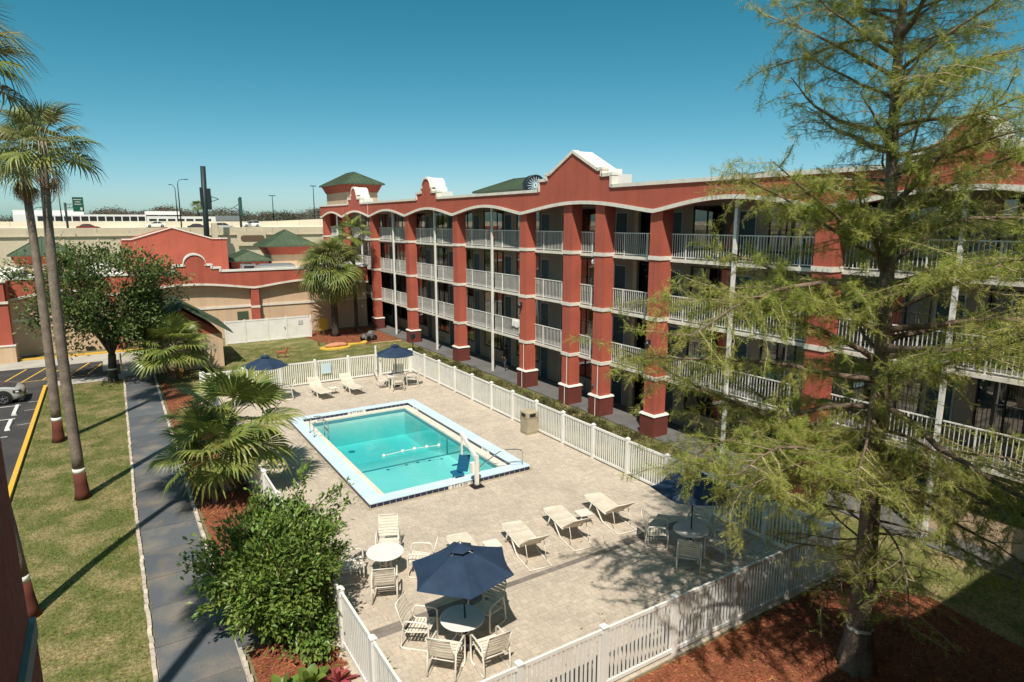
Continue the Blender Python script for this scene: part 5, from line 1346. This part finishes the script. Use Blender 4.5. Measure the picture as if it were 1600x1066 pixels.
# bald cypress in the right foreground
def cypress():
    q=np.random.default_rng(41); t=thing('bald_cypress','tall feathery cypress in the right foreground, trunk ringed with white paint','tree',(13.45,6.7,0),world=True)
    def tp(z): s_=z/18; return Vector((13.55-1.25*s_+.06*math.sin(z*.8),6.7+.06*math.sin(z*.6+1),z))
    def tr(z): return max(.03,.235*(1-z/19.5)+.16*math.exp(-z*1.3))
    tm=MB(); zs=list(np.linspace(-.05,2,9))+list(np.linspace(2.5,18,26)); n=18; vs=[];fs=[]
    for z in zs:
        c=tp(max(z,0)); r_=tr(max(z,0))
        for j in range(n):
            a_=2*math.pi*j/n; k=1+.16*math.exp(-max(z,0)*.9)*math.cos(7*a_+.5)+.05*math.cos(11*a_); vs.append((c.x+r_*k*math.cos(a_),c.y+r_*k*math.sin(a_),z))
    for i in range(len(zs)-1):
        for j in range(n): fs.append((i*n+j,i*n+(j+1)%n,(i+1)*n+(j+1)%n,(i+1)*n+j))
    tm.add(vs,fs); tm.build('trunk','bark_brown',t,True)
    vs=[];fs=[]
    for z in (1.02,1.10):
        c=tp(z); r_=tr(z)
        for j in range(n):
            a_=2*math.pi*j/n; k=1.03+.16*math.exp(-z*.9)*math.cos(7*a_+.5)+.05*math.cos(11*a_); vs.append((c.x+r_*k*math.cos(a_),c.y+r_*k*math.sin(a_),z))
    fs=[(j,(j+1)%n,n+(j+1)%n,n+j) for j in range(n)]; MB().add(vs,fs).build('white_band','trim_white',t,True)
    tw=MB(); C=[];D=[]
    def Lz(z):
        if z<4.0: return .9+.95*(z-1.6)
        if z<9: return 4.1-.08*(z-4.0) if z>5 else 3.2+.9*(z-4.0)
        return max(.9,3.25-.22*(z-9))
    z=1.7; i=0
    while z<17.6:
        a_=i*2.39996+q.normal(0,.35); L=Lz(z)*q.uniform(.72,1.12)*((1.28 if math.cos(a_)<-.25 else .92) if 4.6<z<9.0 else 1); e_=q.uniform(-4,16) if z<7 else q.uniform(8,34)
        if z<3.0: e_=q.uniform(-15,25)
        d=Vector((math.cos(a_)*math.cos(R(e_)),math.sin(a_)*math.cos(R(e_)),math.sin(R(e_))))
        r0=(.014+.011*L)*(1 if z>4.5 else .65)*(1.0 if q.uniform()<.75 else 1.5)
        lm=MB(); pts=limb(lm,tp(z),d,L,r0,.008,.10,.028 if z<9 else .0,9,6,q); lm.build('limb','bark_grey',t,True)
        # secondaries
        ns=int((5+L*4.2)*(1 if z>3.6 else .7))
        for k in range(ns):
            s_=.16+.84*(k+q.uniform())/ns; f_=s_*9; b_=int(min(8,f_)); P=pts[b_].lerp(pts[b_+1],f_-b_); T_=(pts[b_+1]-pts[b_]).normalized()
            sd_=T_.cross(Vector((0,0,1))).normalized()*(1 if k%2 else -1)
            dd=(T_*q.uniform(.4,1.0)+sd_*q.uniform(.6,1.2)+Vector((0,0,q.uniform(-.45,.35)))).normalized(); l2=(.55+.28*L*(1-.5*s_))*q.uniform(.55,1.15)
            p2=limb(tw,P,dd,l2,.011,.004,.14,.05,4,3,q)
            m=int((14+l2*40)*(1 if z>4.2 else .55)*(1.65 if 4.6<z<10.5 and math.cos(a_)<-.2 else 1))
            tt=q.uniform(.05,1.0,m); bb=np.minimum(3,(tt*4).astype(int)); PA=np.array([tuple(v) for v in p2]); fr=(tt*4-bb)[:,None]
            pos=PA[bb]*(1-fr)+PA[bb+1]*fr; C.append(pos+q.normal(0,.03,pos.shape)); dv=np.array(tuple((p2[-1]-p2[0]).normalized())); D.append(dv[None]*.5+q.normal(0,.75,pos.shape)+np.array([0,0,-.28]))
        z+=.115 if z>2.6 else .22; i+=1
    tw.build('twig','twig_pale',t)
    C=np.concatenate(C);D=np.concatenate(D)
    keep=C[:,2]>.4; C,D=C[keep],D[keep]
    # feathery spray template: leaflets in two ranks
    T=[];F=[]
    for k in range(5):
        x=.12+.19*k
        for s_ in (-1,1):
            o=len(T); T+=[(x-.02,0,0),(x+.10,s_*.24*(1-.10*k),.02),(x+.05,0,.0)]; F.append((o,o+1,o+2))
    o=len(T); T+=[(0,-.012,0),(0,.012,0),(1.05,0,-.03)]; F.append((o,o+1,o+2))
    obj('crown',stamp(C,D,q.uniform(.095,.205,len(C)),T,F,'leaf_cypress','crown',up=(0,0,1)),t)
    print('cypress sprays',len(C))
cypress()

# low planting strip before the motel
P=[];Dn=[]
q=np.random.default_rng(5)
for i in range(260):
    y=q.uniform(18.5,46); x=q.uniform(18.0,20.3)
    if 29<y<31.5 and x<19.5: continue
    r_=q.uniform(.22,.42); k=90; p=q.normal(0,1,(k,3)); p/=np.linalg.norm(p,axis=1,keepdims=True); p*=(q.uniform(.4,1,(k,1))**.5)*r_; p[:,2]=abs(p[:,2])*.9; P.append(p+np.array([x,y,.03])); Dn.append(p+np.array([0,0,.15]))
obj('ground_cover',stamp(np.concatenate(P),np.concatenate(Dn),q.uniform(.05,.11,sum(len(p) for p in P)),LEAF_T,LEAF_F,'leaf_hedge','ground_cover',up=(0,0,1)),kind='stuff',label='low brownish green shrubs in the strip between pool fence and motel',cat='ground cover')
# small plants
def leafy(name,label,c,n,L,w,m,el=(85,20),seed=1,cat='plant',arch=.35):
    q=np.random.default_rng(seed); t=thing(name,label,cat,(*c,0))
    for i in range(n):
        a_=i*2.39996; e_=R(el[0]+(el[1]-el[0])*i/n); l=L*q.uniform(.75,1.1); vs=[];fs=[]; N=6
        for k in range(N+1):
            s_=k/N; hw=w*l*math.sin(math.pi*min(1,.12+.88*s_))**.8*(1 if k<N else .05); r_=l*s_*math.cos(e_); z=l*s_*math.sin(e_)-arch*l*s_*s_
            x,y=r_*math.cos(a_),r_*math.sin(a_); nx,ny=-math.sin(a_),math.cos(a_); vs+=[(x-nx*hw,y-ny*hw,z+.02+hw*.3),(x,y,z+.02),(x+nx*hw,y+ny*hw,z+.02+hw*.3)]
        for k in range(N): b=3*k; fs+=[(b,b+1,b+4,b+3),(b+1,b+2,b+5,b+4)]
        MB().add(vs,fs).build('leaf',m,t,True,local=True)
    return t
leafy('cordyline','pink leaved cordyline in the bed at the bottom edge',(3.4,12.55),14,.6,.085,'leaf_pink',seed=2)
leafy('broadleaf_plant','broad lime green leaves under the big foreground shrub',(2.85,12.75),12,.7,.20,'leaf_lime',(80,15),3)
leafy('broadleaf_plant','dark green broad leaved plant at the bed corner by the footpath',(2.3,12.9),12,.6,.17,'leaf_bush',(75,10),4)
leafy('broadleaf_plant','single lime leaf clump between the foreground shrub and the picket fence',(3.35,14.2),7,.7,.22,'leaf_lime',(70,25),6)
leafy('potted_palmlet','small strappy plant just inside the foreground fence corner',(4.25,12.35),14,.55,.06,'leaf_bush',(85,20),7)
leafy('strappy_plant','spiky dark green plant behind the board on the far fence',(10.4,40.2),18,.95,.05,'leaf_palm',(85,25),8)
leafy('strappy_plant','spiky green plant behind the far corner umbrella',(14.0,40.3),16,1.2,.05,'leaf_palm',(85,25),9)
leafy('strappy_plant','small bushy plant on the lawn edge behind the far fence middle post',(12.6,41.5),14,.5,.06,'leaf_palm',(80,25),10)
leafy('strappy_plant','low grassy plant against the foreground fence in the cypress shade',(11.6,9.75),18,.42,.05,'leaf_bush',(80,20),12)
leafy('strappy_plant','reddish dry weed on the mulch near the yellow oval mat',(14.0,51.6),14,.7,.03,'rust_brown',(88,50),14)

# fallen leaves and needles
q=np.random.default_rng(77); P=[]
for (cx,cy,sx,sy,n) in ((14.5,11.5,1.6,1.5,420),(12.5,10.2,2.5,.6,220),(1.0,16.5,.5,2.5,60),(1.0,25,.5,4,50),(5.0,17,1.0,2.0,70),(-1.5,24,1.5,7,160),(-2.0,34,1.2,4,80),(3.9,29,.4,5,60)):
    P.append(np.c_[q.normal(cx,sx,n),q.normal(cy,sy,n),np.full(n,.045)])
P=np.concatenate(P); ok=~((P[:,0]>6.9)&(P[:,0]<14)&(P[:,1]>20.3)&(P[:,1]<32.5))&(P[:,1]>9.35); P=P[ok]
obj('fallen_leaves',stamp(P,np.c_[q.normal(size=(len(P),2)),q.normal(0,.15,len(P))],q.uniform(.04,.10,len(P)),LEAF_T,LEAF_F,'leaf_palm_dead','fallen_leaves',up=(0,0,1)),kind='stuff',label='scattered dry fallen leaves on deck, path and lawn',cat='leaves')

# ================================================================== vehicles
def wheel(parent,c,r,w,side_):
    t_=MB(); disk_tube(t_,(c[0],c[1]-w/2,c[2]),(0,1,0),r*.62,r,w,24); wo=t_.build('wheel','rubber',parent,True,local=True)
    rm=MB(); disk_tube(rm,(c[0],c[1]+side_*w*.42-.01,c[2]),(0,1,0),r*.56,r*.63,.02,20)
    for k in range(5):
        a_=R(72*k+18); rm.beam((c[0],c[1]+side_*w*.42,c[2]),(c[0]+r*.6*math.cos(a_),c[1]+side_*w*.42,c[2]+r*.6*math.sin(a_)),.02,.09,(0,1,0))
    disk_tube(rm,(c[0],c[1]+side_*w*.44-.015,c[2]),(0,1,0),.0,r*.16,.03,12); rm.build('rim','steel',wo,local=True)
    hb=MB(); disk_tube(hb,(c[0],c[1]-.02,c[2]),(0,1,0),.0,r*.6,.02,16); hb.build('brake_disc','frame_dark',wo,local=True)
def loft(sections, cap=True):
    m_=MB(); n=len(sections[0])
    for s_ in sections: m_.v+=s_
    for i in range(len(sections)-1):
        for j in range(n-1): m_.f.append([i*n+j,i*n+j+1,(i+1)*n+j+1,(i+1)*n+j]); m_.m.append(0)
    if cap: m_.f.append(list(range(n-1,-1,-1))); m_.f.append(list(range((len(sections)-1)*n,len(sections)*n))); m_.m+=[0,0]
    return m_
def car(label,loc,rz,paint,suv=True,group=None,detail=True):
    """+X is the front"""
    t=thing('car',label,'car',loc,rz,group)
    h=1.62 if suv else 1.42; sh=1.02 if suv else .92
    def lower(x,zb,zs,w):
        return [(x,-w*.92,zb),(x,-w,zb+.15),(x,-w,(zb+zs)/2),(x,-w*.985,zs-.06),(x,-w*.90,zs),(x,w*.90,zs),(x,w*.985,zs-.06),(x,w,(zb+zs)/2),(x,w,zb+.15),(x,w*.92,zb)]
    S=[(-2.30,.42,sh-.18,.74),(-2.22,.28,sh-.04,.84),(-1.9,.24,sh+.01,.90),(-1.0,.22,sh+.02,.92),(.3,.22,sh,.92),(1.0,.22,sh-.02,.92),(1.55,.22,sh-.06,.91),(2.0,.24,sh-.16,.88),(2.22,.28,sh-.28,.80),(2.32,.38,sh-.44,.68)]
    bd=loft([lower(*s_) for s_ in S]).build('body',paint,t,True,local=True)
    md=bd.modifiers.new('edge','EDGE_SPLIT'); md.split_angle=R(38)
    def cab(x,z,wb,wt,zt): return [(x,-wb,z),(x,-wt,zt),(x,wt,zt),(x,wb,z)]
    z0=sh-.03
    G=[(-2.05 if suv else -1.7,z0,.84,.80,z0+.02),(-1.85 if suv else -1.1,z0,.86,.70,h-.10),(-1.4 if suv else -.7,z0,.86,.68,h-.03),(-.2,z0,.86,.68,h-.02),(.35,z0,.86,.69,h-.08),(1.15,z0,.84,.78,z0+.02)]
    loft([cab(x,z,wb,wt,zt) for x,z,wb,wt,zt in G]).build('glasshouse','frame_dark',t,local=True)
    rf=loft([[(x,-wt-.015,zt-.02),(x,-wt+.06,zt+.025),(x,wt-.06,zt+.025),(x,wt+.015,zt-.02)] for x,_,_,wt,zt in G[1:5]]).build('roof',paint,t,True,local=True)
    for sy in (-1,1):
        for xa,za,xb,zb_ in ((1.15,z0,.35,h-.08),(-.35,z0,-.40,h-.03),(-1.85 if suv else -1.1,h-.1,-2.05 if suv else -1.7,z0)):
            MB().beam((xa,sy*(.86 if za<1.2 else .70),za),(xb,sy*(.70 if zb_>1.2 else .86),zb_),.05,.06).build('pillar',paint,t,local=True)
        for xw in (-1.42,1.40): wheel(t,(xw,sy*.85,.345),.345,.22,sy)
        if detail:
            for xw in (-1.42,1.40):
                ar=MB(); disk_tube(ar,(xw,sy*.926-.006,.38),(0,1,0),.0,.43,.012,24); ar.build('wheel_well_shade','frame_dark',t,local=True)  # flat dark disc imitates the shaded hollow of the wheel well
            MB().box(1.86,2.24,sy*.80-.10,sy*.80+.10,.60,.76).build('headlight','frame_dark',t,local=True); MB().box(1.98,2.12,sy*.90-.012,sy*.90+.012,.64,.72).build('headlight_lens','lamp_glass',t,local=True)
            MB().box(-1.0,1.0,sy*.925-.012,sy*.925+.012,.26,.36).build('sill_trim','frame_dark',t,local=True)
            MB().box(.88,1.06,sy*.98-.07,sy*.98+.07,1.02,1.14).build('mirror',paint,t,local=True)
            MB().box(-.2,.0,sy*.928-.01,sy*.928+.01,.84,.87).build('door_handle','chrome',t,local=True)
            MB().box(-2.29,-2.2,sy*.7-.12,sy*.7+.12,.72,.9).build('tail_light','paint_red_car',t,local=True)
    if detail:
        loft([[(x_,-w_,z_),(x_,0,z_+.03),(x_,w_,z_)] for x_,w_,z_ in ((1.05,.70,sh+.0),(1.55,.68,sh-.045),(1.95,.62,sh-.13))],False).build('bonnet','paint_dark_car',t,True,local=True)  # dark colour over the bonnet imitates reflections on the silver paint
        m_=MB(); m_.box(2.27,2.335,-.5,.5,.40,.58); m_.build('grille','frame_dark',t,local=True)
        MB().box(2.0,2.30,-.86,.86,.24,.32).build('bumper_lip','frame_dark',t,local=True)
    return t
car('silver grey car parked at the left frame edge facing the yellow kerb',(-6.95,44.75,.004),0,'paint_silver_car')
HZ=8.05
gc='cars driving on the elevated highway'
for lab,x,y,p,suv,rz in (('dark red car on the highway near the green sign',-2.5,171.5,'paint_red_car',False,0),('white car on the far highway lanes before the long white building',11.5,186,'paint_white_car',False,math.pi),
      ('dark car on the highway left of the tall dark sign pole',19.5,171.5,'paint_dark_car',False,0),('silver dark windowed van-like car on the highway right of the tall sign pole',25.2,171.5,'paint_silver_car',True,0),
      ('white car on the far highway lanes below the edge-on sign',34.4,187,'paint_white_car',True,math.pi),('white car on the highway nearest the motel tower',51.5,171.5,'paint_white_car',False,math.pi)):
    car(lab,(x,y,HZ if y<180 else 8.55),rz,p,suv,gc,detail=False)

# ================================================================== highway and beyond
hw = MB()
hw.box(-260,420,167.5,178,HZ-.6,HZ); 
hw.add([(-260,178,HZ),(420,178,HZ),(420,190,8.75),(-260,190,8.75)],[(0,1,2,3)])
struct('highway_deck', hw, 'highway_deck')
hb = thing('highway_wall','long beige concrete highway retaining wall beyond the lobby','wall',(0,167,0),world=True)
MB().box(-260,420,167.0,167.45,-.1,6.8).build('wall_face','highway_concrete',hb)
MB().box(-260,420,166.6,167.45,6.8,7.0).build('ledge','highway_concrete',hb)
for i in range(30):
    x=-62+i*6.1; MB().box(x+.03,x+6.07,166.8,167.3,7.0,8.62).build('barrier_panel','highway_concrete',hb)
MB().box(-260,-62,166.8,167.3,7.0,8.62).build('barrier_end','highway_concrete',hb); MB().box(121,420,166.8,167.3,7.0,8.62).build('barrier_end','highway_concrete',hb)
for i in range(30): x=-62+i*6.1; MB().box(x-.12,x+.12,166.85,167.0,-.1,6.79).build('pilaster','highway_concrete',hb)
# raised bay and dark octagon emblem
MB().box(27.2,33.8,166.4,166.59,4.2,7.6).build('raised_bay','highway_concrete',hb)
m_=MB(); m_.prism([(28.0,5.65),(28.5,5.25),(33.0,5.25),(33.4,5.65),(33.4,6.35),(33.0,6.7),(28.5,6.7),(28.0,6.35)],166.3,166.39); m_.v=[(x,z,y) for x,y,z in m_.v]; m_.f=[q_[::-1] for q_ in m_.f]; m_.build('dark_plaque','logo_brown',hb)
fb = thing('highway_barrier','far pale concrete barrier of the highway rising toward the motel','wall',(0,190,0),world=True)
for i in range(34):
    x=-120+i*6; zt=9.95+max(0,x-38)*.045
    m_=MB(); m_.add([(x+.03,190,8.5),(x+5.97,190,8.5),(x+5.97,190.4,8.5),(x+.03,190.4,8.5),(x+.03,190,zt),(x+5.97,190,9.95+max(0,x+6-38)*.045),(x+5.97,190.4,9.95+max(0,x+6-38)*.045),(x+.03,190.4,zt)],[(0,3,2,1),(4,5,6,7),(0,1,5,4),(1,2,6,5),(2,3,7,6),(3,0,4,7)]); m_.build('barrier_panel','highway_deck',fb)
MB().box(-500,-120.03,190,190.4,8.5,9.95).build('barrier_end','highway_deck',fb)
def lamp(label,x,y,z0,z1,arm=0,dbl=False):
    t=thing('street_lamp',label,'street lamp',(x,y,z0),0,'highway street lamps',world=True)
    MB().tube([(x,y,z0),(x,y,z1*.7+z0*.3),(x,y,z1)],[.16,.12,.09],7).build('pole','pole_dark',t,True)
    if arm:
        MB().tube([(x,y,z1),(x+arm*.15,y,z1+.6),(x+arm*.5,y,z1+.95),(x+arm,y,z1+1.0)],.07,6).build('arm','pole_dark',t,True)
        MB().box(x+arm-.1,x+arm+.75,y-.18,y+.18,z1+.9,z1+1.06).build('lamp_head','pole_dark',t)
    else: MB().box(x-.9,x+.9,y-.2,y+.2,z1,z1+.2).build('lamp_head','pole_dark',t)
lamp('tall curved street lamp left of the big dark sign pole',15.6,167.9,8,18.5,1.5)
lamp('smaller curved street lamp behind the tall curved one',17.5,196,8,18.6,-1.4)
lamp('short curved street lamp beside the tall palm trunks',-11.8,167.9,7,11.9,1.4)
lamp('thin curved street lamp partly behind the palm trunks',-8.2,196,8,16.2,-1.2)
lamp('straight street lamp between edge-on sign and motel tower',42.5,197,9,17.2)
lamp('straight street lamp closest to the motel tower',53.0,192,9.5,20.0)
sg = thing('highway_sign','green highway direction sign on a dark pole behind the dead palm frond','road sign',(-6.0,172,8),world=True)
MB().tube([(-6.3,172,8),(-6.3,172,14.0)],.22,8).build('pole','pole_dark',sg,True)
m_=MB()
for z in (12.9,13.7): m_.beam((-6.3,172,z),(-3.4,171.9,z),.12,.12)
for i in range(3): m_.beam((-6.2+i*.55,172,12.9),(-5.9+i*.55,172,13.7),.08,.08)
m_.build('truss','pole_dark',sg)
MB().box(-4.9,-2.9,171.6,171.75,12.1,15.2).build('panel','sign_green',sg)
for z,w_ in ((14.6,.75),(14.1,.5),(13.6,.65)): MB().box(-3.95-w_,-3.95+w_,171.58,171.597,z,z+.16).build('legend','sign_grey',sg)
MB().box(-3.6,-3.2,171.58,171.597,12.4,13.0).build('legend','sign_grey',sg)
sp = thing('sign_mast','tall thick dark sign mast rising behind the red gable','sign post',(20.3,160,0),world=True)
MB().tube([(19.6,160,0),(20.2,160,22.0)],[.62,.55],12).build('mast','pole_dark',sp,True)
m_=MB(); m_.box(19.1,19.6,159.4,159.9,13.2,17.4); m_.box(20.4,21.3,159.5,160.2,12.6,17.2); m_.build('panel_edge','pole_dark',sp)
m_=MB(); m_.beam((20.4,159.6,15.8),(22.8,159.4,14.9),.14,.14); m_.beam((20.4,159.6,14.0),(22.8,159.4,14.9),.14,.14); m_.beam((21.3,159.5,15.4),(21.3,159.5,14.2),.12,.12); m_.build('bracket','pole_dark',sp)
MB().box(20.9,22.0,159.2,160.6,0,9.6).build('electric_box','highway_concrete',sp)
es = thing('edge_sign','green sign seen edge-on on a dark post above the highway','road sign',(30.6,180,8.5),world=True)
MB().tube([(30.6,180,8.5),(30.6,180,15.9)],.28,8).build('post','pole_dark',es,True); MB().add([(30.5,179.5,11.6),(31.6,183.5,11.6),(31.6,183.5,16.2),(30.5,179.5,16.2),(30.7,179.4,11.6),(31.8,183.4,11.6),(31.8,183.4,16.2),(30.7,179.4,16.2)],[(0,1,2,3),(7,6,5,4),(0,4,5,1),(3,2,6,7),(0,3,7,4),(1,5,6,2)]).build('panel','sign_green',es)
m_=MB(); m_.beam((30.5,180,14.4),(29.1,180,13.6),.12,.12); m_.beam((30.5,180,12.8),(29.1,180,13.6),.12,.12); m_.build('bracket','pole_dark',es)
# long white building
wb_ = thing('warehouse','long low white building with a row of dark windows beyond the highway','building',(0,330,0),world=True)
MB().box(-30,17,330,350,0,12.9).build('wall','building_white',wb_)
MB().box(17.2,56,329,350,0,12.2).build('wall','building_white',wb_)
MB().box(-30,-6,331,349,12.91,14.6).build('upper_floor','building_white',wb_); MB().box(17.5,31,331,349,12.91,14.5).build('upper_floor','building_white',wb_)
MB().box(45,56.0,328.5,328.98,10.4,12.6).build('grey_panel','steel',wb_)
for i in range(13): x=-22+i*3.0; MB().box(x,x+2.5,329.9,329.99,10.2,12.1).build('window','frame_dark',wb_)
for i in range(7): x=18+i*3.7; MB().box(x,x+2.9,328.9,328.99,10.2,11.1).build('window','frame_dark',wb_)
# far woods
q=np.random.default_rng(9); C=[]
for i in range(2600):
    x=q.uniform(-160,330); y=q.uniform(390,470); hgt=15.5+2.2*math.sin(x*.05)+1.6*math.sin(x*.21+1)+max(0,(x-60))*.022+q.normal(0,.8)
    if x<60: hgt-=1.3
    k=46; p=q.normal(0,1,(k,3))*np.array([2.0,2.0,3.6]); p[:,2]=hgt-abs(p[:,2])*1.1; C.append(p+np.array([x,y,0]))
C=np.concatenate(C)
obj('far_woods',stamp(C,rand_dir(len(C)),q.uniform(.5,1.2,len(C)),LEAF_T,LEAF_F,'leaf_wood','far_woods'),kind='stuff',label='bare brownish green woods along the horizon',cat='woods')
for i,(x,y,z) in enumerate(((45.5,395,17.5),)):
    palm('fan_palm','tiny lone palm above the far woods',(x,y),(x,y,z+1.0),4.2,22,['green'],(.45,.35),seed=50)
